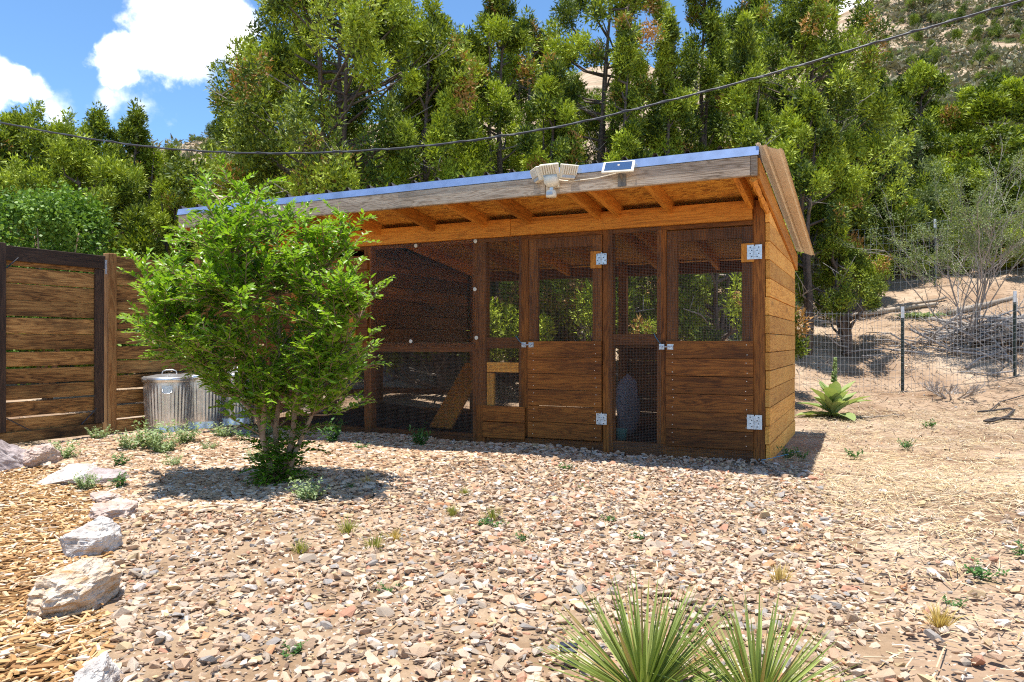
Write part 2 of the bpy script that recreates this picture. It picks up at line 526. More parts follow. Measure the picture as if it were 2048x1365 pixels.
# clear plastic sheet
m, t = material('clear_plastic_sheet')
g = t.n('ShaderNodeBsdfGlossy', {'Color': (.9, .9, .9, 1), 'Roughness': .3})
tr = t.n('ShaderNodeBsdfTransparent', {'Color': (.93, .90, .86, 1)})
fr = t.n('ShaderNodeFresnel', {'IOR': 1.4})
mx = t.n('ShaderNodeMixShader', {0: t.math('MULTIPLY', fr.outputs[0], .18), 1: tr.outputs[0], 2: g.outputs[0]})
df = t.n('ShaderNodeBsdfDiffuse', {'Color': (.35, .30, .24, 1)})
mx = t.n('ShaderNodeMixShader', {0: .012, 1: mx.outputs[0], 2: df.outputs[0]})
finish(t, mx.outputs[0])
M_CLEAR = m

M_SOIL = soilmat('desert_soil', (.25, .16, .10), (.39, .28, .19), (.52, .41, .30), .9, True)
M_GRAVBED = soilmat('gravel_dust', (.26, .165, .095), (.39, .275, .175), (.50, .38, .265), 2.5)
M_MULCHBED = soilmat('mulch_dust', (.20, .11, .045), (.34, .20, .08), (.44, .28, .13), 4)
M_STONE_A = stonemat('gravel_mixed', True)
M_STONE_O = stonemat('gravel_stone', False)
M_CHIP = chipmat('wood_chip', [(0, (.20, .10, .04)), (.3, (.42, .23, .09)), (.65, (.60, .39, .19)), (1, (.74, .60, .44))])
M_FLAKE = chipmat('bark_flake', [(0, (.28, .16, .09)), (.4, (.48, .32, .19)), (.75, (.60, .45, .31)), (1, (.68, .57, .46))])
M_STRAW = chipmat('dry_straw', [(0, (.36, .24, .11)), (.4, (.54, .41, .22)), (.8, (.68, .57, .37)), (1, (.60, .52, .40))])
M_TWIG = chipmat('fallen_twig', [(0, (.14, .09, .06)), (.5, (.27, .19, .13)), (1, (.42, .35, .28))])
M_BARK = plain('juniper_bark', (.13, .095, .075), .9, 0, .5, 25, .6)
M_DEAD = plain('dead_grey_branch', (.34, .30, .27), .85, 0, .3, 30, .3)
M_ELMBARK = plain('young_tree_bark', (.30, .20, .13), .8, 0, .35, 40, .4)
M_JUN = leafmat('juniper_foliage', (.038, .072, .011), (.47, .56, .042), .14, .6, True, (.45, .24, .07))
M_JUN2 = leafmat('grey_green_foliage', (.10, .15, .05), (.27, .32, .12), .3, .6, True)
M_ELM = leafmat('elm_leaf', (.065, .165, .012), (.30, .49, .035), .38, .36)
M_BUSH = leafmat('broadleaf_foliage', (.06, .14, .018), (.25, .40, .06), .3, .5)
M_MINT = leafmat('pale_weed_leaf', (.19, .28, .11), (.40, .48, .26), .3, .6)
M_WEED = leafmat('green_weed_leaf', (.05, .13, .03), (.13, .26, .07), .3, .5)
M_GRASS = leafmat('grass_blade', (.16, .20, .03), (.40, .38, .10), .3, .6)
M_DRYG = leafmat('dry_grass_blade', (.45, .32, .10), (.62, .48, .20), .3, .7)
M_YUC = leafmat('yucca_leaf', (.14, .20, .035), (.33, .39, .11), .2, .4, False, (.42, .30, .12), .90)
M_MUL = leafmat('mullein_leaf', (.24, .32, .10), (.40, .47, .19), .25, .65, False)
M_RWHITE = rockmat('white_rock', (.36, .31, .28), (.62, .57, .52), (.76, .73, .69), .25)
M_RTAN = rockmat('tan_rock', (.46, .31, .19), (.62, .50, .38), (.70, .62, .53), .8)
M_RLEDGE = rockmat('hill_ledge_rock', (.38, .29, .20), (.50, .40, .29), (.60, .50, .38))
M_RPINK = rockmat('pinkish_rock', (.38, .27, .22), (.55, .43, .37), (.62, .52, .45), .25)
M_RPURP = rockmat('grey_mauve_rock', (.30, .24, .23), (.44, .37, .36), (.54, .47, .45))
M_RGREY = rockmat('blue_grey_rock', (.16, .16, .18), (.27, .27, .30), (.36, .36, .38))

# ------------------------------------------------------------------ setting: ground, beds
def axis_pts(lo, near0, near1, step, hi, g=1.16):
    a = list(np.arange(near0, near1, step))
    s, x = step, near1
    up = []
    while x < hi:
        up.append(x); s *= g; x += s
    up.append(hi)
    s, x = step, near0
    dn = []
    while x > lo:
        s *= g; x -= s; dn.append(max(x, lo))
    return np.array(dn[::-1] + a + up)


xs = axis_pts(-220, -7, 10, .14, 220)
ys = axis_pts(-60, 1, 17, .13, 240, 1.07)
GX, GY = np.meshgrid(xs, ys)
GZ = hgt(GX, GY)
V = np.stack([GX, GY, GZ], -1).reshape(-1, 3)
nx, ny = len(xs), len(ys)
idx = np.arange(nx * ny).reshape(ny, nx)
Fa = np.stack([idx[:-1, :-1], idx[:-1, 1:], idx[1:, 1:], idx[1:, :-1]], -1).reshape(-1, 4)
ground = link('ground', mesh_np('ground', V, Fa, smooth=True), M_SOIL)
ground['kind'] = 'structure'

BY = np.array([0.8, 1.99, 2.61, 3.43, 4.12, 4.66, 5.17, 5.46, 5.6])
BX = np.array([-.70, -1.10, -1.43, -1.85, -2.2, -2.5, -2.9, -3.4, -3.9])
GRY = np.array([.8, 2.09, 2.76, 3.9, 5.17, 5.7])
GRX = np.array([.75, .95, 1.25, 1.60, 1.95, 2.05])
C0 = Vector((1.998, 5.8, 0)); TH = math.atan2(-.4336, .901)
UX = np.array([.901, -.4336]); VY = np.array([.4336, .901])


def loc_shed(X, Y):
    """coop's own coordinates: x to the right along the front, y to the back"""
    dx, dy = X - C0.x, Y - C0.y
    return dx * UX[0] + dy * UX[1], dx * VY[0] + dy * VY[1]


def in_coop(X, Y, mrg=0.0):
    a, b = loc_shed(X, Y)
    return (a > -5.25 - mrg) & (a < .03 + mrg) & (b > -mrg) & (b < 2.15 + mrg)


def sheet(name, poly_rows, m, dz):
    """a bed: rows of (y, x0, x1), following the ground"""
    V, Fc, k = [], [], 26
    for (y, x0, x1) in poly_rows:
        for i in range(k):
            x = x0 + (x1 - x0) * i / (k - 1)
            V.append((x, y, h1(x, y) + dz))
    for r in range(len(poly_rows) - 1):
        for i in range(k - 1):
            a = r * k + i
            Fc.append((a, a + 1, a + k + 1, a + k))
    o = link(name, mesh_np(name, np.array(V), np.array(Fc), smooth=True), m)
    o['kind'] = 'structure'
    return o


rows = [(y, float(np.interp(y, BY, BX)), float(np.interp(y, GRY, GRX)) + .15) for y in np.arange(.8, 5.6, .12)]
rows += [(y, -4.2 + (y - 5.6) * .48, 2.1 - (y - 5.6) * 2.08 - .1) for y in np.arange(5.64, 8.4, .12)]
gravel_bed = sheet('gravel_bed', rows, M_GRAVBED, .022)
rows = [(y, -6.5, float(np.interp(y, BY, BX))) for y in np.arange(.8, 5.65, .12)]
mulch_bed = sheet('mulch_bed', rows, M_MULCHBED, .018)

rng = np.random.default_rng(11)


def rock_protos(n, seed, flat=.55, npts=13):
    out = []
    r = np.random.default_rng(seed)
    for i in range(n):
        P = r.normal(size=(npts, 3)); P /= np.linalg.norm(P, axis=1)[:, None]
        P = np.sign(P) * np.abs(P) ** .74 * .88
        P *= r.uniform(.8, 1.08, (npts, 1))
        P *= np.array([1.0, r.uniform(.62, .9), r.uniform(flat * .7, flat * 1.2)])
        bm = bmesh.new()
        for q in P:
            bm.verts.new(q)
        res = bmesh.ops.convex_hull(bm, input=bm.verts)
        bmesh.ops.delete(bm, geom=[v for v in bm.verts if not v.link_faces], context='VERTS')
        bmesh.ops.triangulate(bm, faces=bm.faces)
        bm.verts.index_update()
        Vp = np.array([v.co for v in bm.verts]); Fp = np.array([[v.index for v in f.verts] for f in bm.faces])
        bm.free()
        out.append((Vp * .5, Fp))
    return out


protos = rock_protos(24, 3, .46, 12) + rock_protos(10, 9, .5, 8)


def stone_spots(n, xr, yr, dens):
    X = rng.uniform(*xr, n); Y = rng.uniform(*yr, n)
    keep = rng.random(n) < dens(X, Y)
    return X[keep], Y[keep]


def grav_density(X, Y):
    left = np.interp(Y, BY, BX, right=-9)
    right = np.interp(Y, GRY, GRX)
    d = np.where(X > left + .05, 1.0, 0.0)
    fall = np.where(Y < 3.2, .33, np.where(Y < 4, .14, .03))
    d = np.where(X > right, np.maximum(fall, np.exp(-(X - right) / .13)) * d, d)
    d = np.where(in_coop(X, Y, -.02), 0, d)
    a, b = loc_shed(X, Y)
    d = np.where((b > .0) & (a > -5.2), 0, d)
    fx = -4.01 + (Y - 7.5) * .481
    d = np.where((Y > 5.6) & (X < fx + .02 - (7.5 - Y) * 0), 0, d)
    d = np.where(Y > 5.5, d * np.where(X < -1.9, .35, .8), d)
    bare = np.exp(-(((X + 1.05) / .55) ** 2 + ((Y - 3.6) / .7) ** 2))
    return d * (1 - .5 * bare)


X, Y = stone_spots(100000, (-4.6, 3.4), (1.0, 7.6), grav_density)
n = len(X)
big = rng.random(n) < .47
size = np.where(big, rng.gamma(7, .042 / 7, n), rng.uniform(.012, .030, n)).clip(.014, .105)
lift = np.where(big, rng.uniform(-.004, .013, n), rng.uniform(-.003, .006, n))
pos = np.stack([X, Y, hgt(X, Y) + .022 + lift], -1)
kind = np.where(big, rng.integers(0, 24, n), rng.integers(24, 34, n))
yaw = rng.uniform(0, 6.28, n); tx = rng.normal(0, .28, n); ty = rng.normal(0, .28, n)
Rm = euler_np(yaw, tx, ty)
scl = size[:, None] * np.stack([rng.uniform(.9, 1.25, n), rng.uniform(.8, 1.1, n), rng.uniform(.7, 1.15, n)], -1)
pxx = CX + F_PX * X / Y; pyy = HY - F_PX * (pos[:, 2] - EYE) / Y
vis = (pxx > 20) & (pxx < 2030) & (pyy < 1355)
score = np.where(vis, size / Y, 0)
top = np.argsort(-score)[:300]
istop = np.zeros(n, bool); istop[top] = True
pm = []
for Vp, Fp in protos:
    pm.append(mesh_np('stone', Vp, Fp)); pm[-1].materials.append(M_STONE_O)
for i in top:
    o = bpy.data.objects.new('stone', pm[kind[i]])
    COL.objects.link(o)
    o.matrix_world = Matrix.Translation(Vector(pos[i])) @ Matrix([list(r) for r in Rm[i]]).to_4x4() @ Matrix.Diagonal((*scl[i], 1))
    o.parent = gravel_bed
parts = []
tnt = rng.random(n)
for k, (Vp, Fp) in enumerate(protos):
    s = (kind == k) & ~istop
    V, Fq = scatter(Vp, Fp, pos[s], Rm[s], scl[s])
    parts.append((V, Fq, np.repeat(tnt[s], len(Vp))))
V, Fq, A = join_np(parts)
o = link('gravel', mesh_np('gravel', V, Fq, {'tint': A}), M_STONE_A, gravel_bed)
o['kind'] = 'stuff'

# thin pieces: a bent strip (chips, straw, flakes)
BOX_V = np.array([(-.5, -.45, -.5), (.5, -.5, -.5), (.46, .4, -.5), (-.5, .5, -.5), (-.45, -.4, .5), (.5, -.42, .35), (.42, .4, .5), (-.47, .42, .4)])
BOX_F = np.array([(4, 5, 6, 7), (0, 1, 5, 4), (1, 2, 6, 5), (2, 3, 7, 6), (3, 0, 4, 7)])
THIN_V = np.array([(-.5, -.5, 0), (0, -.5, 1.0), (.5, -.4, 0), (.5, .4, 0), (0, .5, 1.0), (-.5, .5, 0)])
THIN_F = np.array([(0, 1, 4, 5), (1, 2, 3, 4)])


def strips(name, X, Y, length, width, thick, m, parent, tilt=.25, dz=.02, thin=False):
    n = len(X)
    P = np.stack([X, Y, hgt(X, Y) + dz + rng.uniform(0, .012, n)], -1)
    Rr = euler_np(rng.uniform(0, 6.28, n), rng.normal(0, tilt, n), rng.normal(0, tilt * .5, n))
    S = np.stack([length, width, thick], -1)
    V0, F0 = (THIN_V, THIN_F) if thin else (BOX_V, BOX_F)
    V, Fq = scatter(V0, F0, P, Rr, S)
    o = link(name, mesh_np(name, V, Fq, {'tint': np.repeat(rng.random(n), len(V0))}), m, parent)
    o['kind'] = 'stuff'
    return o


X, Y = stone_spots(60000, (-5.6, -.6), (1.0, 5.75), lambda x, y: np.where(x < np.interp(y, BY, BX) + rng.normal(0, .03, len(x)), np.where(y < 3.5, 1, .8), 0) * (x > -.72 * y - .6))
n = len(X)
strips('wood_chips', X, Y, rng.gamma(5, .0085, n).clip(.012, .10), rng.uniform(.005, .016, n), rng.uniform(.003, .007, n), M_CHIP, mulch_bed, .3)


def flake_d(x, y):
    fx = -4.01 + (y - 7.5) * .481
    a, b = loc_shed(x, y)
    d = np.where((y > 4.0) & (x > np.interp(y, BY, BX, right=-9)) & (x > fx + .05) & ~((b > 0) & (a > -5.2)), 1.0, 0.0)
    return d * np.clip((-.2 - x) / 1.6 + (y - 5.0) * .35, .05, 1)


X, Y = stone_spots(30000, (-4.4, 1.2), (3.9, 7.9), flake_d)
n = len(X)
strips('bark_flakes', X, Y, rng.uniform(.02, .075, n), rng.uniform(.014, .04, n), rng.uniform(.004, .010, n), M_FLAKE, gravel_bed, .25, .026)


X, Y = stone_spots(12000, (-3.2, 2.6), (1.2, 5.6), lambda x, y: grav_density(x, y))
n = len(X)
strips('gravel_litter', X, Y, rng.gamma(4, .006, n).clip(.008, .07), rng.uniform(.003, .013, n), rng.uniform(.002, .006, n), M_TWIG, gravel_bed, .3, .026)


def straw_d(x, y):
    right = np.interp(y, GRY, GRX, right=2.0)
    a, b = loc_shed(x, y)
    d = np.where((x > right - .1) & ~((a < .05) & (b > -.05)), .42, np.where((y > 3.0) & (x > 0) & (b < -.3), .07, .012))
    d = d + .9 * np.exp(-(((x - 2.6) / 1.5) ** 2 + ((y - 4.7) / 1.0) ** 2)) * (x > right - .5)
    d = np.where(y < 3.0, d * .35, d)
    d = np.where((x < right - .5) & (y < 2.9), d * .5, d)
    d = np.where((a < .03) & (b > -.05), 0, d)
    d = d * (1 - .75 * np.exp(-(((x - 2.9) / .6) ** 2 + ((y - 3.9) / .35) ** 2)))
    return np.where((x < -1.4), 0, np.where(y > 9.5, d * .25, d))


X, Y = stone_spots(115000, (-1.4, 7.2), (1.8, 10.5), lambda x, y: straw_d(x, y) * (x < .74 * y + .5))
n = len(X)
strips('straw', X, Y, rng.gamma(4, .022, n).clip(.03, .24), rng.uniform(.002, .0055, n), np.full(n, .004), M_STRAW, ground, .16, .016, True)
X, Y = stone_spots(34000, (-6, 11), (2.0, 16), lambda x, y: np.where(in_coop(x, y, .1), 0, np.where(y > 6.5, .9, .06)))
n = len(X)
strips('fallen_twigs', X, Y, rng.gamma(3, .05, n).clip(.03, .5), rng.uniform(.003, .010, n), np.full(n, .008), M_TWIG, ground, .12, .012, True)
# scattered small stones on the open dirt
X, Y = stone_spots(2600, (1.0, 8), (1.4, 12), lambda x, y: np.where(in_coop(x, y, .1), 0, np.where(x > np.interp(y, GRY, GRX, right=1.9), .8, 0)))
n = len(X)
sz = rng.gamma(3, .011, n).clip(.01, .09)
parts = []
kd = rng.integers(20, len(protos), n)
for k, (Vp, Fp) in enumerate(protos):
    s = kd == k
    V, Fq = scatter(Vp, Fp, np.stack([X[s], Y[s], hgt(X[s], Y[s]) + .003], -1), euler_np(rng.uniform(0, 6, s.sum()), rng.normal(0, .2, s.sum()), rng.normal(0, .2, s.sum())), sz[s][:, None] * np.ones((1, 3)))
    parts.append((V, Fq, np.repeat(rng.random(s.sum()), len(Vp))))
V, Fq, A = join_np(parts)
o = link('scattered_pebbles', mesh_np('scattered_pebbles', V, Fq, {'tint': A}), M_STONE_A, ground)
o['kind'] = 'stuff'

# ------------------------------------------------------------------ chicken coop
SL = .13                                                   # roof slope
def deck(y):
    return 2.10 - SL * y


coop = empty('chicken_coop', C0, TH, 'long stained wood chicken coop with sloping metal roof and wire mesh front', 'chicken coop')
rr = random.Random(5)


def fu(x):
    p = (x - CX) / F_PX
    return -(1.998 - 5.8 * p) / (.901 + .4336 * p)


def fz(x, y):
    lx = fu(x)
    return EYE + (HY - y) * (5.8 - .4336 * lx) / F_PX


def bx(name, x0, x1, y0, y1, z0, z1, mt, parent=None, bev=.003, jit=0.0):
    j = lambda: rr.uniform(-jit, jit)
    return build(MB().box(x0, x1, y0 + j(), y1, z0 + j(), z1 + j()), name, mt, parent or coop, bev)


PITCH = .1436
# posts and studs of the front
bx('corner_post', -.125, -.037, 0, .089, -.03, deck(0) - .04, W['stain_z'])
bx('post', fu(1205), fu(1225), 0, .089, -.03, 1.915, W['stain_z'])
bx('post', fu(945), fu(971), .0, .089, -.03, 1.915, W['stain_z'])
bx('stud', fu(1313), fu(1333), 0.004, .093, .11, 1.875, W['stain_z'])
bx('stud', fu(1037), fu(1057), 0.004, .093, .11, 1.875, W['stain_z'])
bx('post', -3.86, -3.772, .004, .093, -.03, 1.95, W['stain_z'])
bx('post', -5.18, -5.09, .004, .093, -.03, 1.95, W['stain_z'])
for yb in (1.03, 1.98):
    bx('post', -5.181, -5.092, yb, yb + .089, -.03, deck(yb) - .14, W['stain_z'])
for xb in (-.125, -1.85, -3.75):
    bx('post', xb, xb + .088, 1.98, 2.069, -.03, deck(2) - .02, W['stain_z'])
# header between posts, rim beam that carries the rafters
bx('header', -5.09, -.126, .006, .044, 1.868, 1.958, W['stain_x'])
bx('rim_beam', -2.21, -.128, -.04, -.002, 1.905, 2.055, W['fir_x'])
bx('rim_beam', -5.2, -2.214, -.042, -.003, 1.903, 2.058, W['fir_x'])
bx('sill_beam', fu(1225) + .002, -.126, .012, .05, -.02, .112, W['stain_x'])
bx('sill_beam', fu(971) + .002, fu(1205) - .002, .012, .05, -.02, .092, W['stain_x'])
bx('sill_beam', -5.09, fu(945) - .002, .012, .05, -.02, .10, W['stain_x'])
bx('sill_beam', -5.17, -5.13, .1, 1.98, -.02, .12, W['stain_y'])
bx('sill_beam', -5.09, -.13, 2.0, 2.04, -.02, .12, W['stain_x'])
# mid rails
bx('mid_rail', fu(1225) + .001, fu(1313) - .001, .008, .046, fz(1270, 690), fz(1270, 668), W['stain_x'])
bx('mid_rail', fu(971) + .001, fu(1037) - .001, .008, .046, fz(1000, 697), fz(1000, 675), W['stain_x'])
bx('mid_rail', -3.77, fu(945) - .001, .008, .046, .855, .945, W['stain_x'])
bx('mid_rail', -5.09, -3.862, .008, .046, .855, .945, W['stain_x'])
bx('lower_rail', -5.13, -5.095, 1.12, 1.978, .29, .36, W['stain_y'])
bx('lower_rail', -5.09, -3.752, 1.985, 2.02, .29, .36, W['stain_x'])
bx('mid_rail', -3.66, -1.852, 1.985, 2.02, .88, .95, W['stain_x'])
bx('mid_rail', -1.76, -.126, 1.985, 2.02, .88, .95, W['stain_x'])
# small hatch beside the left door
x0, x1 = fu(972), fu(1036)
bx('hatch_rail', x0, x1, .012, .05, fz(1000, 745), fz(1000, 725), W['side_x'])
bx('hatch_stile', x0, fu(986), .012, .05, fz(975, 812), fz(975, 746), W['side_z'])
zb = fz(1000, 812)
bx('hatch_board', fu(967), fu(1051), -.022, -.001, zb - .142, zb, W['stain_x'], jit=.002)
bx('hatch_board', fu(967), fu(1051), -.022, -.001, zb - .29, zb - .148, W['stain_x'], jit=.002)

# right side wall: one board above the other, the top ones cut by the roof
for k in range(15):
    z0 = .012 + k * PITCH; z1 = z0 + .1385
    a, b = -.001 + rr.uniform(-.008, .008), 2.07
    top = lambda y: deck(y) - .015
    if z0 >= top(a):
        break
    poly = [(a, z0)]
    if z0 < top(b):
        poly += [(b, z0)]
        if z1 < top(b):
            poly += [(b, z1)]
        else:
            poly += [(b, top(b)), ((2.10 - .015 - z1) / SL, z1)] if z1 < top(a) else [(b, top(b))]
    else:
        yb = (2.10 - .015 - z0) / SL
        poly += [(yb, z0)] + ([((2.10 - .015 - z1) / SL, z1)] if z1 < top(a) else [])
    poly += [(a, z1)] if z1 < top(a) else [(a, top(a))]
    xo = rr.uniform(-.003, .003)
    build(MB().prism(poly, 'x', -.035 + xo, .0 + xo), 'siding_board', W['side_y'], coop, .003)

# back wall: header boards above the long opening, boards below it on the right part
for k in range(3):
    z0 = 1.69 + k * PITCH
    z1 = min(z0 + .139, deck(2.07) - .015)
    if z1 > z0 + .01:
        bx('back_board', -3.79, -.04, 2.07, 2.10, z0, z1, W['stain_x'], jit=.002)
for k in range(6):
    bx('back_board', -1.80, -.04, 2.07, 2.10, .03 + k * PITCH, .03 + k * PITCH + .139, W['stain_x'], jit=.002)

# raised hen house at the left end
for k in range(8):
    z0 = .95 + k * PITCH; z1 = z0 + .139
    if z1 < 1.90:
        bx('henhouse_board', -5.2, -3.80, -.026, .002, z0, z1, W['stain_x'], jit=.002)
    for (xa, xb, nm) in ((-3.79, -3.762, 'partition_board'), (-5.21, -5.185, 'end_board')):
        poly = [(.10, z0), (2.05, z0), (2.05, min(z1, deck(2.05) - .02)), (.10, z1)] if z1 < deck(.1) - .02 else None
        if z0 > deck(2.05) - .04:
            poly = None
            if z0 < deck(.1) - .06:
                poly = [(.10, z0), ((2.08 - z0) / SL, z0), (.10, min(z1, deck(.1) - .02))]
        if poly:
            build(MB().prism(poly, 'x', xa + rr.uniform(-.002, .002), xb), nm, W['stain_y'], coop, .003)
    if z1 < deck(2.05) - .02:
        bx('henhouse_back_board', -5.18, -3.80, 2.072, 2.10, z0, z1, W['stain_x'], jit=.002)
bx('henhouse_floor', -5.16, -3.80, .06, 2.04, .915, .94, W['stain_x'])
bx('batten', -4.0, -3.93, -.05, -.027, 1.0, 1.55, W['fir_z'])
bx('batten', -4.75, -4.68, -.05, -.027, 1.0, 1.85, W['fir_z'])

# rafters: right-hand faces where the photograph shows them
for px in (1507, 1347, 1245, 1204, 1066, 977, 875, 766):
    xr = fu(px)
    poly = [(-.75, deck(-.75) - .112), (2.16, deck(2.16) - .112), (2.16, deck(2.16) - .002), (-.75, deck(-.75) - .002)]
    build(MB().prism(poly, 'x', xr - .038, xr), 'rafter', W['fir_y'], coop, .002)
for xr in (-4.12, -4.62, -5.12, -5.5):
    build(MB().prism(poly, 'x', xr - .038, xr), 'rafter', W['fir_y'], coop, .002)
# deck panels
xe = [-5.53, -4.88, -3.66, -2.44, -1.22, 0.0]
for a, b in zip(xe[:-1], xe[1:]):
    poly = [(-.752, deck(-.752)), (2.18, deck(2.18)), (2.18, deck(2.18) + .012), (-.752, deck(-.752) + .012)]
    build(MB().prism(poly, 'x', a + .003, b - .003), 'roof_deck_panel', M_OSB, coop)
# fascia in two lengths, rake board at the right end
zf = deck(-.77)
bx('fascia_board', -1.55, -.035, -.79, -.752, zf - .115, zf + .02, W['gray'], bev=.004)
bx('fascia_board', -5.54, -1.553, -.792, -.752, zf - .114, zf + .019, W['gray'], bev=.004)
bx('fascia_end_block', -.033, .008, -.788, -.752, zf - .116, zf + .021, W['gray'])
poly = [(-.75, deck(-.75) - .13), (2.12, deck(2.12) - .14), (2.12, deck(2.12) + .012), (-.75, deck(-.75) + .012)]
build(MB().prism(poly, 'x', .003, .022), 'rake_board', W['fir_y'], coop, .002)
# split underside of the barge piece
mbb = MB()
pts = [(-.02, -.752 + i * .06, deck(-.752 + i * .06) - .135 + rr.uniform(-.008, .008)) for i in range(14)]
mbb.tube(pts, [.022 + rr.uniform(-.007, .007) for _ in pts], 5)
build(mbb, 'barge_strip', W['fir_y'], coop)
# drip edge: slanted metal, reflected sky blue put into its base colour
for a, b in ((-5.56, -2.9), (-2.91, .02)):
    d0 = 0.0 if a < -3 else .003
    prof = [(-.793 - d0, zf + .021), (-.775 - d0, zf + .082 + d0), (-.60, deck(-.60) + .03), (-.60, deck(-.60) + .026), (-.771, zf + .076), (-.789, zf + .0205)]
    build(MB().prism(prof, 'x', a, b), 'drip_edge', M_DRIP, coop)


# ribbed roof sheets
def ribbed(x0, x1, n_sub, y0, y1, zoff, drop=0.0, ribs=None, rh=.022, rw_=.010):
    V, Fc = [], []
    cols = []
    x = x0
    marks = [x0, x1]
    for r in ribs:
        marks += [r - rw_ * 2.6, r - rw_, r + rw_, r + rw_ * 2.6]
    marks = sorted(q for q in marks if x0 - 1e-6 <= q <= x1 + 1e-6)
    for q in marks:
        up = rh if any(abs(q - r) < rw_ * 1.01 for r in ribs) else 0
        cols.append((q, up))
    rowsY = np.linspace(y0, y1, n_sub)
    for s in (0, 1):
        for yy in rowsY:
            for q, up in cols:
                V.append((q, yy, deck(yy) + zoff + up - drop * (q - x0) / (x1 - x0) - s * .0015))
    k = len(cols); nr = len(rowsY)
    for r in range(nr - 1):
        for i in range(k - 1):
            a = r * k + i
            Fc.append((a, a + 1, a + k + 1, a + k))
            b = a + nr * k
            Fc.append((b, b + k, b + k + 1, b + 1))
    return V, Fc


edges = [-5.56, -4.64, -3.72, -2.80, -1.88, -.96, -.003]
for a, b in zip(edges[:-1], edges[1:]):
    ribs = [a + .03 + .23 * i for i in range(5) if a + .03 + .23 * i < b - .03]
    V, Fc = ribbed(a, b - .004, 2, -.774, 2.24, .080, 0, ribs, .034)
    build(MB().add(V, Fc), 'roof_sheet', M_ROOF, coop)
V, Fc = ribbed(.0, .18, 2, -.79, 2.25, .095, .065, [.065, .163], .011, .006)
build(MB().add(V, Fc), 'overhanging_roof_sheet', M_TAN, coop)
V, Fc = ribbed(-.002, .03, 2, -.79, 2.25, .098, .0, [.016], .006, .004)
build(MB().add(V, Fc), 'roof_edge_cap', M_TAN, coop)
bx('roof_spacer', -5.5, -.02, -.70, -.66, deck(-.68) + .0125, deck(-.68) + .078, W['dark_x'])
bx('roof_spacer', -5.5, -.02, 2.10, 2.14, deck(2.14) + .018, deck(2.14) + .076, W['dark_x'])
bx('roof_spacer', -5.5, -.02, .7, .74, deck(.74) + .018, deck(.74) + .076, W['dark_x'])


def wire_panel(name, x0, x1, z0, z1, y, parent, axis='x', pitch=.0127, r=.00055, m=None):
    """square wire mesh, every wire a real square bar"""
    V, Fc = [], []
    bars = [((x, x, z0, z1)) for x in np.arange(x0, x1, pitch)] + [((x0, x1, z, z)) for z in np.arange(z0, z1, pitch)]
    B = np.array([(-1, -1), (1, -1), (1, 1), (-1, 1)]) * r
    for a0, a1, c0, c1 in bars:
        o = len(V)
        if a0 == a1:
            V += [(a0 + p, y + q, c) for c in (c0, c1) for p, q in B]
        else:
            V += [(a, y + p, c0 + q) for a in (a0, a1) for p, q in B]
        Fc += [(o + i, o + (i + 1) % 4, o + 4 + (i + 1) % 4, o + 4 + i) for i in range(4)]
    V = np.array(V)
    if axis == 'y':
        V = V[:, [1, 0, 2]]
    ob = link(name, mesh_np(name, V, np.array(Fc)), m or M_WIRE, parent)
    ob['kind'] = 'stuff'
    return ob


wire_panel('wire_mesh', fu(1218), fu(1322), .0, 1.93, -.004, coop)
wire_panel('wire_mesh', fu(952), fu(1044), zb, 1.93, -.004, coop)
wire_panel('wire_mesh', -3.80, fu(952) - .002, .02, .95, -.0045, coop)
wire_panel('wire_mesh', -5.1, -3.81, .02, .90, .002, coop)
wire_panel('wire_mesh', fu(948), -.13, .0, .11, .008, coop)
wire_panel('wire_mesh', .1, 2.0, .05, .9, -5.11, coop, 'y', .0254)
wire_panel('wire_mesh', -5.08, -1.85, .1, .9, 2.03, coop, 'x', .0254)
wire_panel('wire_mesh', -3.70, -.13, .93, 1.70, 2.03, coop, 'x', .0254)
# clear sheet with white washers
build(MB().box(-3.775, fu(951), -.010, -.006, .905, 1.912), 'clear_panel', M_CLEAR, coop)
for px, py in ((833, 492), (952, 483), (951, 579), (954, 676), (823, 683), (708, 588)):
    wx, wz = fu(px), fz(px, py)
    mb = MB().lathe([(0, -.006), (.017, -.005), (.019, 0)], 14)
    mb.lathe([(0, -.010), (.005, -.009), (.006, -.006)], 8, 1)
    me = mb.mesh('washer')
    me.transform(Matrix.Translation((wx, -.0115, wz)) @ Matrix.Rotation(R(-90), 4, 'X'))
    link('washer', me, [M_WASH, M_SCREW], coop)


def hinge(parent, x, z, s=.051, y=-.024):
    mb = MB()
    mb.box(x - s, x - .004, y - .003, y, z - s, z + s)
    mb.box(x + .004, x + s, y - .003, y, z - s, z + s)
    for k in range(5):
        mb.tube([(x, y - .004, z - s + .0205 * k), (x, y - .004, z - s + .0205 * k + .019)], .0055, 8)
    for sx in (-1, 1):
        for k in range(4):
            cx_, cz_ = x + sx * (.02 + .012 * (k % 2)), z - .036 + .024 * k
            mb.box(cx_ - .004, cx_ + .004, y - .005, y - .0031, cz_ - .004, cz_ + .004, 1)
    build(mb, 'hinge', [M_ZINC, M_BLKP], parent)


def latch(parent, x, z, y=-.024):
    mb = MB()
    mb.box(x - .055, x - .012, y - .003, y, z - .022, z + .022)
    mb.box(x + .014, x + .062, y - .003, y, z - .022, z + .022)
    for q in (-.045, -.022, .024, .05):
        mb.box(x + q - .006, x + q + .006, y - .012, y - .0031, z - .014, z + .012)
        mb.box(x + q - .003, x + q + .003, y - .0135, y - .0121, z + .003, z + .008, 1)
    mb.tube([(x - .05, y - .01, z), (x + .06, y - .01, z)], .005, 8)
    mb.tube([(x - .03, y - .012, z), (x - .03, y - .026, z + .004), (x - .03, y - .026, z - .014)], .004, 6)
    build(mb, 'latch', [M_ZINC, M_BLKP], parent)


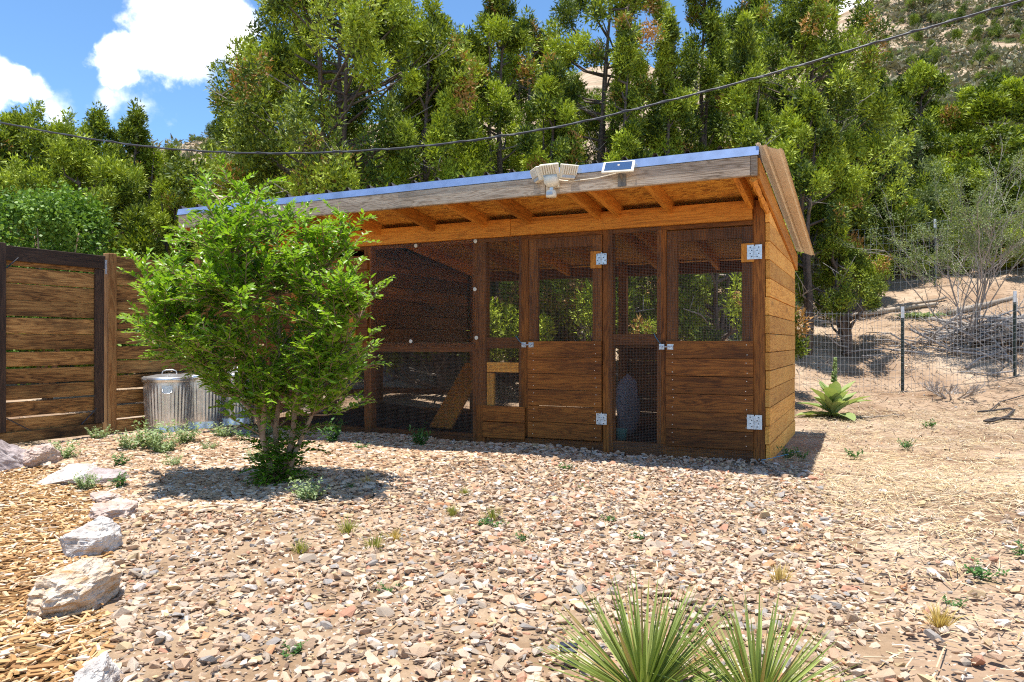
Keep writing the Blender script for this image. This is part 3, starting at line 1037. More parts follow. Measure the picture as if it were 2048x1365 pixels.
def coop_door(xl, xr, zt, label):
    """framed door: wire window above, six boards below"""
    g = .006
    xl += g; xr -= g
    fw = .085
    mb = MB()
    mb.box(xl, xl + fw, .0, .036, .10, zt).box(xr - fw, xr, .0, .036, .10, zt)
    mb.box(xl + fw + .0005, xr - fw - .0005, .001, .035, zt - .09, zt).box(xl + fw + .0005, xr - fw - .0005, .001, .035, .10, .19)
    d = build(mb, 'door', W['stain_z'], coop, .002)
    d['label'] = label
    zt0 = .958
    for k in range(6):
        z1 = zt0 - k * .1428; z0 = z1 - .1385
        mb = MB().box(xl - .004, xr + .002, -.022 + rr.uniform(-.002, .001), -.0015, z0 + rr.uniform(-.001, .001), z1 + rr.uniform(-.001, .001))
        for sx in (xl + .05, xr - .05):
            for sz in (z0 + .03, z1 - .03):
                q = rr.uniform(-.008, .008)
                mb.box(sx + q - .003, sx + q + .003, -.0245, -.0238, sz - .003, sz + .003, 1)
        build(mb, 'door_board', [W['stain_x'], M_SCREW], d, .002)
    wire_panel('wire_mesh', xl + .003, xr - .003, .96, zt - .004, -.003, d)
    return d


d2 = coop_door(fu(1333), fu(1508), 1.860, 'right-hand door with wire window, hinged on the corner post')
d1 = coop_door(fu(1057), fu(1205), 1.868, 'left-hand door with wire window, hinged on the middle post')
for d, px, pt, pb, bkx, sh in ((d2, 1510, 505, 844, 1490, .056), (d1, 1205, 519, 838, 1190, .046)):
    hx = fu(px)
    build(MB().box(hx - .10, hx - .004, -.0225, -.004, fz(px, pt) - .075, fz(px, pt) + .07), 'hinge_block', W['fir_z'], d)
    hinge(d, hx, fz(px, pt), sh, -.0255)
    hinge(d, hx, fz(px, pb), sh, -.0265)
latch(d2, fu(1333), fz(1333, 694), -.026)
latch(d1, fu(1057), fz(1057, 690), -.026)
for px, py, qx, qy in ((1308, 667, 1322, 688), (1032, 672, 1046, 688)):
    build(MB().tube([(fu(px), -.006, fz(px, py)), (fu((px + qx) / 2) - .004, -.014, fz((px + qx) / 2, (py + qy) / 2)), (fu(qx), -.018, fz(qx, qy))], .0022, 5), 'pull_cord', M_TWINE, coop)
# ramp inside the run
ra = Vector((*loc_shed(-.74, 7.78), .05)); rb_ = Vector((*loc_shed(-.40, 8.36), .70))
ax_ = (rb_ - ra); rl = ax_.length; ax_.normalize()
sd_ = ax_.cross(Vector((0, 0, 1))).normalized(); up_ = sd_.cross(ax_)
M4 = Matrix(((ax_.x, sd_.x, up_.x, ra.x), (ax_.y, sd_.y, up_.y, ra.y), (ax_.z, sd_.z, up_.z, ra.z), (0, 0, 0, 1)))
mb = MB()
for k in range(3):
    mb.box(0, rl, k * .095 - .14, k * .095 - .05, 0, .022, 0, M4)
for k in range(5):
    mb.box(.1 + k * .17, .125 + k * .17, -.13, .13, .023, .040, 0, M4)
build(mb, 'ramp', W['fir_y'], coop, .002)

# dark brown sheet over the floor of the run
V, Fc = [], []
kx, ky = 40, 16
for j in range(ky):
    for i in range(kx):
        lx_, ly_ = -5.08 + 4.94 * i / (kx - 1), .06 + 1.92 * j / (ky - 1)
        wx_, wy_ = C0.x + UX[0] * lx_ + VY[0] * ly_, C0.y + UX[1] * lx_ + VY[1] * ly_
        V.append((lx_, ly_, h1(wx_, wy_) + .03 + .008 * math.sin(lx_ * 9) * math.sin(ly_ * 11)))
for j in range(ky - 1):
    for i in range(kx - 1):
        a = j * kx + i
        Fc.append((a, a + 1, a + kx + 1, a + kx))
M_RUN = soilmat('dark_run_floor', (.035, .025, .018), (.075, .052, .036), (.13, .095, .065), 6)
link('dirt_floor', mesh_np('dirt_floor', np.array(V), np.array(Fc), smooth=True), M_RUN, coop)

# things kept inside the coop
def shed_pt(x, y, z):
    q = C0 + Vector((UX[0] * x + VY[0] * y, UX[1] * x + VY[1] * y, z))
    return q


mb = MB().lathe([(0, .002), (.052, .002), (.066, .10), (.069, .104), (.069, .11), (.063, .11), (.050, .01), (0, .01)], 20)
b = build(mb, 'bucket', M_TEAL, None, smooth=True)
b.location = (1.0, 6.85, h1(1.0, 6.85) + .04); b.scale = (.85, .85, 1)
tag(b, 'small teal plastic bucket behind the wire between the coop doors', 'bucket')
mb = MB()
V, Fc = [], []
for i in range(9):
    for k in range(14):
        a = 2 * math.pi * k / 14
        wv = 1 + .12 * math.sin(3 * a + i) + .05 * rr.uniform(-1, 1)
        sh = math.sin(math.pi * min(1, (i + .6) / 8.6)) ** .3
        V.append((.17 * sh * wv * math.cos(a), .10 * sh * wv * math.sin(a), .52 * i / 8))
for i in range(8):
    for k in range(14):
        Fc.append((i * 14 + k, i * 14 + (k + 1) % 14, (i + 1) * 14 + (k + 1) % 14, (i + 1) * 14 + k))
Fc += [tuple(range(13, -1, -1)), tuple(range(8 * 14, 9 * 14))]
mb.add(V, Fc)
b = build(mb, 'feed_sack', M_SACK, None, smooth=True)
b.location = (1.16, 7.5, h1(1.16, 7.5) + .03); b.rotation_euler = (0, 0, .4); b.scale = (.75, .75, 1.15)
tag(b, 'pale feed sack standing in the dark coop behind the narrow wire panel', 'sack')

# ------------------------------------------------------------------ lamp and solar panel on the fascia
fl = empty('motion_floodlight', shed_pt(-1.47, -.795, zf - .035), TH, 'cream three-headed motion floodlight fixed to the front roof edge', 'floodlight')
build(MB().box(-.035, .035, -.03, .0, -.05, .05), 'base_plate', M_CREAM, fl, .006)
mb = MB()
mb.lathe([(0, -.065), (.03, -.065), (.05, -.03), (.055, .02), (.04, .035), (0, .035)], 18, 0, (0, -.07, .01))
build(mb, 'hub', M_CREAM, fl, 0, True)
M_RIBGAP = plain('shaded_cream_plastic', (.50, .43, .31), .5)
for ang, tilt, dx in ((-52, 16, -.128), (0, 26, 0.0), (50, 18, .128)):
    M4 = Matrix.Translation((dx, -.115 + abs(dx) * .42, .085 - abs(dx) * .06)) @ Matrix.Rotation(R(ang), 4, 'Z') @ Matrix.Rotation(R(tilt), 4, 'X')
    hd = build(MB().prism([(-.068, .06), (.068, .06), (.055, -.07), (-.055, -.07)], 'y', .0, .035), 'lamp_head', M_CREAM, fl, .006)
    hd.matrix_local = M4
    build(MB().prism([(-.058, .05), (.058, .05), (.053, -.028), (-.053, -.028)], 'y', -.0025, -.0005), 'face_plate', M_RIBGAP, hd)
    build(MB().prism([(-.052, -.034), (.052, -.034), (.048, -.058), (-.048, -.058)], 'y', -.004, -.001), 'lens', M_LENS, hd)
    mb = MB()
    for k in range(7):
        xx = -.051 + k * .017
        mb.box(xx - .0045, xx + .0045, -.008, -.0027, -.026, .048)
    build(mb, 'cooling_ribs', M_CREAM, hd)
mb = MB().lathe([(0, -.055), (.034, -.055), (.037, -.04), (.035, .0), (.028, .01), (0, .01)], 18, 0, (0, -.075, -.095))
s = build(mb, 'motion_sensor', M_CREAM, fl, 0, True)
build(MB().box(-.022, .022, -.1135, -.105, -.135, -.105), 'sensor_window', M_LENS, s, .003)
build(MB().tube([(0, -.07, -.09), (0, -.07, -.05)], .014, 10), 'swivel', M_ZINC, fl)
mbq = MB().tube([(.03, -.02, .02), (.12, -.006, .0), (.3, -.006, .005), (.46, -.02, .03)], .004, 6)
build(mbq, 'cord', M_CREAM, fl)

fl.scale = (1.12, 1.0, .82)
sp = empty('solar_panel', shed_pt(-.94, -.79, zf - .04), TH, 'small tilted solar panel with white frame on the roof edge, right of the floodlight', 'solar panel')
M4 = Matrix.Translation((0, -.09, .055)) @ Matrix.Rotation(R(10), 4, 'Z') @ Matrix.Rotation(R(40), 4, 'X')
o1 = build(MB().box(-.115, .115, -.078, .078, -.008, .008), 'frame', M_CREAM, sp, .004); o1.matrix_local = M4
o2 = build(MB().box(-.098, .098, -.062, .062, .0085, .0105), 'cell', M_CELL, o1)
mb = MB().box(-.03, .03, -.012, .0, -.07, .02).tube([(0, -.005, -.01), (0, -.09, .07)], .012, 8)
build(mb, 'bracket', M_ROOF, sp)

# ------------------------------------------------------------------ board fence and gate at the left
def fence_pt(t, off=0.0):
    p = Vector((-4.03 + VY[0] * t, 7.50 + VY[1] * t, 0))
    return p + Vector((UX[0], UX[1], 0)) * off


fr_ = math.atan2(VY[1], VY[0])
fence = empty('board_fence', fence_pt(0), fr_, 'dark weathered fence of horizontal boards behind the trash cans', 'fence')
build(MB().box(-.045, .045, -.05, .04, -.05, 1.835), 'post', W['post_y'], fence, .005)
for tx_ in (1.12, 1.95, 2.9):
    build(MB().box(tx_ - .045, tx_ + .045, -.045, .045, -.05, 1.93), 'post', W['post_y'], fence, .005)
for k in range(12):
    z0 = .03 + k * .1495
    for a, b in ((.06, 1.06), (1.18, 1.895), (2.0, 3.0)):
        q = rr.uniform(-.004, .004)
        build(MB().box(a, b, -.02 + q, .014 + q, z0 + rr.uniform(-.004, .004), z0 + (.134 if k < 6 else .143) + rr.uniform(-.005, .003)), 'board', W['fence_x'], fence, .003)
gate = empty('gate', fence_pt(-.08), fr_ - R(1.5), 'wooden gate of horizontal boards in a dark frame at the left edge', 'gate')
G = -1.02
build(MB().box(G, -.0, -.055, -.021, 1.67, 1.80), 'top_rail', W['dark_x'], gate, .003)
build(MB().box(G, -.02, -.05, -.021, .05, .15), 'bottom_rail', W['fence_x'], gate, .003)
build(MB().box(-.10, -.01, -.05, -.021, .155, 1.665), 'stile', W['dark_z'], gate, .003)
build(MB().box(G - .02, G + .09, -.0575, -.019, .155, 1.82), 'stile', W['dark_z'], gate, .003)
for k in range(11):
    z0 = .13 + k * .150
    build(MB().box(G + .01, -.005, -.018 + rr.uniform(-.003, .003), .012, z0 + rr.uniform(-.005, .005), z0 + (.134 if k < 5 else .143) + rr.uniform(-.005, .003)), 'board', W['fence_x'], gate, .003)
for (xa, za, xb, zb_) in ((G + .09, 1.6, G + .19, 1.70), (-.10, .30, -.25, .16), (G + .09, .28, G + .30, .15)):
    build(MB().tube([(xa, -.06, za), (xb, -.058, zb_)], .006, 5), 'brace_cable', M_BLKP, gate)
build(MB().box(-.012, .01, -.062, -.0575, 1.62, 1.76), 'strike_plate', M_ZINC, gate)
gp = empty('gate_post', fence_pt(-1.24), fr_, 'dark gate post at the left edge of the photograph', 'post')
build(MB().box(-.045, .045, -.05, .04, -.05, 1.83), 'shaft', W['dark_z'], gp, .004)
build(MB().box(-.052, .052, -.057, .047, 1.831, 1.85), 'cap', W['dark_x'], gp, .004)
gw = empty('board_fence', fence_pt(-1.30), fr_, 'dark board fence carrying on left of the gate post', 'fence')
for k in range(12):
    z0 = .03 + k * .1495
    build(MB().box(-2.2, -.02, -.02, .014, z0, z0 + .138), 'board', W['fence_x'], gw, .003)
build(MB().box(-1.2, -1.11, .015, .10, -.05, 1.83), 'post', W['dark_z'], gw, .003)

# ------------------------------------------------------------------ galvanised trash cans
def trash_can(px, base_y, r, H, label, rot):
    Yd = EYE * F_PX / (base_y - HY)
    Xd = (px - CX) / F_PX * Yd
    Yd += r * .8
    Xd = (px - CX) / F_PX * Yd
    t = empty('trash_can', (Xd, Yd, h1(Xd, Yd) + .01), rot, label, 'trash can', 'galvanised trash cans by the fence')
    nf = 168
    prof = [(.0, .02), (r * .86, .02), (r * .87, .0), (r * .885, .0), (r * .89, .03), (r * .875, .035), (r * .885, .055), (r * .872, .06), (r * .885, .085), (r * .878, .09)]
    k0 = len(prof)
    prof += [(r * .885 + (r * .985 - r * .885) * q, .10 + (H - .17) * q) for q in np.linspace(0, 1, 10)]
    k1 = len(prof)
    prof += [(r * .985, H - .055), (r * .99, H - .01), (r * 1.0, H)]
    def fl_(i, k):
        if k0 <= i < k1:
            e = min(1, (i - k0) / 1.5, (k1 - 1 - i) / 1.5)
            return .0055 * e * (1 if (k % 4) < 2 else -.4)
        return 0
    build(MB().lathe(prof, nf, 0, (0, 0, 0), fl_), 'body', M_GALV, t, 0, True)
    lid = build(MB().lathe([(r * 1.035, H - .035), (r * 1.05, H - .035), (r * 1.05, H + .006), (r * .97, H + .018), (r * .94, H + .014), (r * .5, H + .035), (.0, H + .045)], 48), 'lid', M_GALV, t, 0, True)
    build(MB().tube([(-.07, 0, H + .04), (-.065, 0, H + .07), (-.03, 0, H + .083), (.03, 0, H + .083), (.065, 0, H + .07), (.07, 0, H + .04)], .006, 8), 'lid_handle', M_GALV, lid, 0, True)
    for sgn in (-1, 1):
        hb = build(MB().box(-.05, .05, -.003, .003, H - .145, H - .07), 'handle_plate', M_ZINC, t, .002)
        hb.location = (0, sgn * r * .985, 0)
        build(MB().tube([(-.04, sgn * .01, H - .10), (-.045, sgn * .03, H - .13), (-.02, sgn * .035, H - .15), (.02, sgn * .035, H - .15), (.045, sgn * .03, H - .13), (.04, sgn * .01, H - .10)], .0045, 6), 'side_handle', M_GALV, hb, 0, True)
    return t


trash_can(339, 872, .250, .575, 'nearest galvanised trash can, clear of the other two beside the fence', .35)
trash_can(409, 866, .245, .57, 'middle galvanised trash can, partly hidden by its neighbour and leaves', 1.2)
trash_can(471, 860, .245, .565, 'farthest galvanised trash can, closest to the coop behind the young tree', 2.2)

# ------------------------------------------------------------------ boulders
def boulder(name, loc, size, m, seed, label, rz=0.0, strata=0.0, npts=20, rough=.15, sink=.32):
    r = np.random.default_rng(seed)
    P = r.normal(size=(npts, 3)); P /= np.linalg.norm(P, axis=1)[:, None]
    P = np.sign(P) * np.abs(P) ** .75
    bm = bmesh.new()
    for q in P:
        bm.verts.new(q)
    bmesh.ops.convex_hull(bm, input=bm.verts)
    bmesh.ops.delete(bm, geom=[v for v in bm.verts if not v.link_faces], context='VERTS')
    bmesh.ops.triangulate(bm, faces=bm.faces)
    for _ in range(4):
        bmesh.ops.subdivide_edges(bm, edges=bm.edges, cuts=1, use_grid_fill=True)
    for v in bm.verts:
        nrm = v.co.normalized()
        o3 = Vector((seed * 3.1, seed * 1.7, 0))
        a = mnoise.fractal(v.co * 1.3 + o3, .9, 2.1, 5) * rough
        b_ = mnoise.fractal(v.co * 5.0 + o3, .8, 2.1, 4) * rough * .35
        v.co += nrm * (a + b_)
        if strata:
            zz = v.co.z * 5 + mnoise.noise(v.co * 1.1 + o3) * 1.2
            st = (zz - math.floor(zz))
            v.co.x *= 1 + strata * (.5 - abs(st - .5)) ; v.co.y *= 1 + strata * (.5 - abs(st - .5))
    for v in bm.verts:
        v.co.x *= size[0] / 2; v.co.y *= size[1] / 2; v.co.z *= size[2] / 2
    me = bpy.data.meshes.new(name); bm.to_mesh(me); bm.free()
    o = link(name, me, m)
    o.location = (loc[0], loc[1], loc[2] + size[2] * (.5 - sink)); o.rotation_euler = (0, 0, rz)
    tag(o, label, 'rock')
    return o


def gp_(x, y):
    Yd = EYE * F_PX / (y - HY)
    return ((x - CX) / F_PX * Yd, Yd, 0)


BO = [  # px centre x, px base y, (w, d, h), material, seed, label, rz, strata
    (10, 955, (.62, .40, .40), M_RPURP, 5, 'large grey mauve boulder at the left edge in front of the gate', .3, 0),
    (84, 945, (.26, .34, .27), M_RPINK, 8, 'tan boulder leaning against the grey one below the gate', .2, 0),
    (132, 978, (.40, .34, .20), M_RWHITE, 12, 'long flat cream rock in the border, below the tan boulder', .2, .06),
    (210, 976, (.30, .26, .18), M_RPURP, 21, 'low mauve rock touching the right end of the flat cream rock', -.2, 0),
    (204, 1010, (.26, .22, .10), M_RPINK, 33, 'flat pinkish rock sunk in mulch above the speckled rock', .1, .1),
    (228, 1058, (.22, .34, .15), M_RPINK, 41, 'pinkish speckled rock behind the bright white rock', .2, 0),
    (183, 1128, (.25, .22, .25), M_RWHITE, 57, 'bright white rounded rock in the middle of the border', .1, 0),
    (152, 1262, (.235, .34, .25), M_RTAN, 63, 'largest border rock, layered cream and rust sandstone', -.12, .16),
    (196, 1440, (.10, .20, .15), M_RWHITE, 71, 'cream squared rock at the bottom edge of the border', .1, .05),
    (483, 875, (.30, .22, .12), M_RGREY, 83, 'flat pale grey rock between the trash cans and the young tree', .2, 0),
]
for px, py, sz, m, sd, lb, rz, st in BO:
    p = gp_(px, py); dd = sz[1] * .45
    Yd = p[1] + dd
    boulder('rock', ((px - CX) / F_PX * Yd, Yd, h1(p[0], Yd)), sz, m, sd, lb, rz, st)
for px, py, Yd, sz, m, sd, lb in ((648, 830, 9.7, (.40, .35, .32), M_RTAN, 91, 'brown boulder behind the run, left of the wooden post'),
                                  (630, 852, 9.3, (.62, .4, .22), M_RPINK, 95, 'flat pale rock on the ground behind the run'),
                                  (772, 762, 11.2, (.38, .34, .34), M_RGREY, 97, 'rounded blue grey rock seen through the run mesh'),
                                  (770, 722, 11.9, (.36, .34, .36), M_RPURP, 99, 'grey rock above the rounded one behind the run')):
    Xd = (px - CX) / F_PX * Yd
    boulder('rock', (Xd, Yd, h1(Xd, Yd)), sz, m, sd, lb)


# ------------------------------------------------------------------ wire fences on the right
def wire_fence(name, pts, H, label, pitch_h=.102, pitch_v=.051, r=.0013, extra_top=.12):
    """T-posts at pts (world x, y) with welded wire following the ground between them"""
    p0 = pts[0]
    root = empty(name, (p0[0], p0[1], h1(*p0)), 0, label, 'fence')
    org = Vector(root.location)
    V, Fc = [], []
    B = np.array([(-1, -1), (1, -1), (1, 1), (-1, 1)]) * r

    def bar(a, b):
        o = len(V)
        vert = abs(b[2] - a[2]) > abs(b[0] - a[0]) + abs(b[1] - a[1])
        for c in (a, b):
            for p, q in B:
                V.append((c[0] + (p if vert else 0), c[1] + (q if vert else p), c[2] + (0 if vert else q)))
        for i in range(4):
            Fc.append((o + i, o + (i + 1) % 4, o + 4 + (i + 1) % 4, o + 4 + i))
    for (a, b) in zip(pts[:-1], pts[1:]):
        L = math.hypot(b[0] - a[0], b[1] - a[1])
        n = max(2, int(L / pitch_v))
        grid = []
        for i in range(n + 1):
            f = i / n
            x, y = a[0] + (b[0] - a[0]) * f, a[1] + (b[1] - a[1]) * f
            wob = .02 * math.sin(f * 9 + a[0] * 3)
            z = h1(a[0], a[1]) * (1 - f) + h1(b[0], b[1]) * f
            z = max(z, h1(x, y)) - .04 * math.sin(math.pi * f)
            grid.append((x, y + wob - .03, z))
        for (x, y, z) in grid:
            bar((x - org.x, y - org.y, z + .02 - org.z), (x - org.x + .006 * math.sin(x * 40), y - org.y, z + H - org.z))
        for k in range(int(H / pitch_h) + 1):
            zz = .02 + k * pitch_h
            for q in range(0, n, 3):
                g0, g1 = grid[q], grid[min(q + 3, n)]
                bar((g0[0] - org.x, g0[1] - org.y - .003, g0[2] + zz - org.z), (g1[0] - org.x, g1[1] - org.y - .003, g1[2] + zz - org.z))
    wm = link('wire_mesh', mesh_np('wire_mesh', np.array(V), np.array(Fc)), M_FWIRE, root)
    wm['kind'] = 'stuff'
    for (x, y) in pts:
        z = h1(x, y) - org.z; X, Y = x - org.x, y - org.y
        Ht = H + extra_top * .4
        mb = MB().box(X - .022, X + .022, Y - .004, Y + .002, z - .1, z + Ht - .16).box(X - .004, X + .004, Y + .0021, Y + .035, z - .1, z + Ht - .16)
        for k in range(int((Ht - .2) / .055)):
            mb.box(X - .006, X + .006, Y - .012, Y - .0041, z + .05 + k * .055, z + .068 + k * .055)
        po = build(mb, 'steel_post', M_TPOST, root)
        build(MB().box(X - .0225, X + .0225, Y - .0045, Y + .0025, z + Ht - .1595, z + Ht).box(X - .0045, X + .0045, Y + .003, Y + .0355, z + Ht - .1595, z + Ht), 'white_tip', M_WHITE, po)
    return root


def at(px, Yd):
    return ((px - CX) / F_PX * Yd, Yd)


wire_fence('wire_fence', [(2.3, 10.65), (3.85, 10.6), at(1805, 10.57), at(2030, 10.57), (9.0, 10.6), (10.8, 10.6)], 1.17,
           'lower welded wire fence on green steel posts right of the coop', r=.0011)
wire_fence('wire_fence', [(2.4, 14.6), (4.3, 14.4), at(1682, 14.2), at(1870, 14.0), at(2068, 13.8), (12.2, 13.7)], 1.22,
           'upper welded wire fence on the slope behind the lower one', .15, .10, .0014)

# ------------------------------------------------------------------ foliage tools
def clump_proto(seed, n=60, ln=.42, wd=.15, upw=.5):
    """unit clump: n pointed sprigs (one triangle each) radiating outwards and up"""
    r = np.random.default_rng(seed)
    D = r.normal(size=(n, 3)); D /= np.linalg.norm(D, axis=1)[:, None]
    P = D * (r.uniform(.15, 1, (n, 1)) ** .6) * np.array([.8, .8, 1.0])
    d = D * .7 + np.array([0, 0, upw]) + r.normal(0, .35, (n, 3)); d /= np.linalg.norm(d, axis=1)[:, None]
    w_ = np.cross(d, r.normal(size=(n, 3))); w_ /= np.linalg.norm(w_, axis=1)[:, None]
    L = ln * r.uniform(.6, 1.3, (n, 1)); Wd = wd * r.uniform(.7, 1.3, (n, 1))
    V = np.stack([P - w_ * Wd * .5, P + w_ * Wd * .5, P + d * L], 1).reshape(-1, 3)
    return V, np.arange(3 * n).reshape(n, 3)


CL = [clump_proto(100 + i, 58, .38, .165, .35) for i in range(7)]


def crown_mesh(name, lobes, per, rad, seed, tlo=.0, thi=.8, brown=.02, sub=CL):
    """lobes: list of (centre, (sx,sy,sz)); each filled with small clumps"""
    r = np.random.default_rng(seed)
    P, S, T = [], [], []
    for c, s in lobes:
        vol = s[0] * s[1] * s[2]
        k = max(5, int(.60 * per * (.6 + .8 * r.random())))
        D = r.normal(size=(k, 3)); D /= np.linalg.norm(D, axis=1)[:, None]
        q = D * (r.uniform(.1, 1, (k, 1)) ** .45)
        q[:, 2] += .15 * r.random(k)
        taper = 1 - .45 * np.clip(q[:, 2:3], 0, 1)
        q[:, :2] *= taper
        P.append(np.array(c) + q * np.array(s))
        S.append(rad * r.uniform(.65, 1.25, k))
        tl = r.uniform(tlo, thi)
        tt = np.clip(tl + r.normal(0, .13, k), 0, .85)
        if r.random() < brown * 3:
            tt[r.random(k) < .3] = 1.0
        T.append(tt)
    P = np.concatenate(P); S = np.concatenate(S); T = np.concatenate(T)
    n = len(P)
    kd = r.integers(0, len(sub), n)
    Rm = euler_np(r.uniform(0, 6.28, n), r.normal(0, .35, n), r.normal(0, .35, n))
    out = []
    for k, (Vp, Fp) in enumerate(sub):
        s = kd == k
        V, Fq = scatter(Vp, Fp, P[s], Rm[s], S[s][:, None] * np.ones((1, 3)))
        out.append((V, Fq, np.repeat(T[s], len(Vp)) ))
    V, Fq, A = join_np(out)
    A = np.where(A < .9, np.clip(A + r.normal(0, .17, len(A) // 3).repeat(3), 0, .87), A)
    return mesh_np(name, V, Fq, {'tint': A})


TSIZE = {}


def copy_tree(src, px, Yd, top_py, hw, label, rz, group=None):
    X = (px - CX) / F_PX * Yd; z0 = h1(X, Yd)
    r0, h0 = TSIZE[src.name]
    k = hw / F_PX * Yd / r0; kz = (EYE + (HY - top_py) / F_PX * Yd - z0) / h0
    root = src.copy(); COL.objects.link(root)
    root.location = (X, Yd, z0); root.rotation_euler = (0, 0, rz); root.scale = (k, k, kz)
    root['label'] = label
    if group:
        root['group'] = group
    for ch in src.children:
        c = ch.copy(); COL.objects.link(c); c.parent = root
    return root


def juniper(px, Yd, top_py, hw, label, seed, n_lobe, per=26, rad=.17, t0=.06, wide=.3, mat=None, lean=0.0, stems=2, bare=8, brown=.03, group='junipers behind the coop', tlo=.05, thi=.75, powr=1.5):
    X = (px - CX) / F_PX * Yd
    zb_ = h1(X, Yd)
    H = EYE + (HY - top_py) / F_PX * Yd - zb_
    Rr = hw / F_PX * Yd
    r = random.Random(seed)
    root = empty('juniper_tree', (X, Yd, zb_), 0, label, 'tree', group)
    TSIZE[root.name] = (Rr, H)

    def prof(t):
        lowf = min(1.0, .62 + t * 1.6)
        hi = 1 - (max(0, t - wide) / (1 - wide)) ** powr
        return Rr * lowf * max(.05, hi)
    lobes = []
    ls = max(.21, min(.46, Rr * .25))
    n_lobe = int(n_lobe * 1.6)
    for i in range(n_lobe):
        t = t0 + (.94 - t0) * (i + r.random()) / n_lobe
        a = r.uniform(0, 6.28)
        rad_ = prof(t) * math.sqrt(r.uniform(.34, 1)) * r.uniform(.78, 1.18)
        s = ls * r.uniform(.7, 1.25) * (1.0 if t < .75 else .75)
        zc = t * H
        if zc > H - s * 1.2:
            zc = H - s * 1.2
        lobes.append(((rad_ * math.cos(a) + lean * t, rad_ * math.sin(a), max(zc, s * .7)), (s * r.uniform(.45, .8), s * r.uniform(.45, .8), s * r.uniform(.5, 1.1))))
    lobes.append(((lean, 0, H - ls * .75), (ls * .4, ls * .4, ls * .9)))
    cr = link('crown', crown_mesh('crown', lobes, per, rad, seed, tlo, thi, brown), mat or M_JUN, root)
    cr['kind'] = 'stuff'
    mb = MB()
    tops = []
    for s in range(stems):
        a = r.uniform(0, 6.28); b = Rr * .32 * (1 if s else .25)
        pts, rads = [], []
        for i in range(8):
            f = i / 7
            pts.append((b * f * math.cos(a) + lean * f * .8 + .05 * math.sin(f * 7 + s), b * f * math.sin(a) + .05 * math.cos(f * 6 + s), -.1 + f * H * .86))
            rads.append((.055 + .035 * H / 6) * (1 - .85 * f) * (1 if s == 0 else .75))
        mb.tube(pts, rads, 7)
        tops.append(pts)
    build(mb, 'trunk', M_BARK, root, 0, True)
    mb = MB()
    for i, (c, s) in enumerate(lobes):
        if i % 2 == 0 or Rr > 1.5:
            st = tops[i % stems]
            zz = max(.15, c[2] - .35 * math.hypot(c[0], c[1]) - .15)
            f = min(6.9, zz / (H * .86) * 7)
            q = Vector(st[int(f)]).lerp(Vector(st[min(7, int(f) + 1)]), f - int(f))
            c_ = Vector(c)
            mid = q.lerp(c_, .5) + Vector((r.uniform(-.1, .1), r.uniform(-.1, .1), -.08))
            mb.tube([q, mid, c_], [.028, .018, .007], 5, 0, False)
    build(mb, 'limbs', M_BARK, root, 0, True)
    if bare:
        for i in range(bare):
            mb = MB()
            st = tops[i % stems]
            f = r.uniform(.8, 5.2)
            q = Vector(st[int(f)]).lerp(Vector(st[int(f) + 1]), f - int(f))
            a = r.uniform(3.4, 6.0)
            ll = Rr * r.uniform(.55, 1.02)
            e = q + Vector((math.cos(a) * ll, math.sin(a) * ll, ll * r.uniform(-.15, .45)))
            m_ = q.lerp(e, .5) + Vector((r.uniform(-.1, .1), 0, r.uniform(-.12, .1)))
            mb.tube([q, m_, e], [.022, .014, .005], 5)
            for k in range(4):
                g_ = m_.lerp(e, r.uniform(-.3, .9))
                mb.tube([g_, g_ + Vector((r.uniform(-.3, .3), r.uniform(-.3, .1), r.uniform(-.05, .3)))], [.008, .003], 4)
            build(mb, 'bare_branch', M_DEAD, root, 0, True)
    return root


J = juniper
# big trees straight behind the coop
J(700, 12.6, -190, 285, 'huge juniper with dark trunk rising behind the left half of the coop', 1, 105, 30, .19, .05, .30, stems=3, bare=16, powr=1.8)
J(862, 11.7, 2, 108, 'bright pointed juniper in front of the huge one, above the middle of the roof', 2, 42, 26, .16, .1, .35, bare=6)
J(1000, 13.6, -60, 120, 'tall dense juniper between the huge one and the leaning trunk tree', 12, 46, 26, .17, .05, .35, bare=6)
J(1190, 14.0, -150, 135, 'tall open juniper with a leaning bare trunk above the floodlight', 3, 46, 24, .18, .32, .62, stems=3, lean=.35, bare=10, powr=2.2)
J(1100, 12.2, 120, 95, 'lower bright juniper just behind the floodlight', 4, 34, 26, .16, .05, .35, bare=5)
J(1250, 12.7, 36, 46, 'slim spire juniper left of the gap of blue sky', 5, 26, 24, .15, .05, .3, bare=0, stems=1)
J(1338, 13.2, 22, 44, 'slim spire juniper right of the gap of blue sky', 6, 28, 24, .15, .05, .3, bare=0, stems=1, tlo=.0, thi=.55)
J(1404, 14.2, -110, 62, 'narrow dark juniper next to the right-hand spire', 7, 34, 24, .17, .05, .4, bare=4, stems=2, tlo=.0, thi=.5)
J(1490, 12.8, 30, 85, 'yellow green juniper above the right end of the drip edge', 8, 36, 26, .16, .05, .35, bare=6)
J(1625, 14.8, -70, 175, 'broad tall juniper above the right corner of the coop roof', 9, 70, 28, .19, .06, .45, stems=3, bare=10, powr=2.0, tlo=.05, thi=.65)
J(1612, 11.9, 175, 88, 'short bright juniper just behind the overhanging roof corner', 10, 34, 26, .15, .42, .6, bare=3)
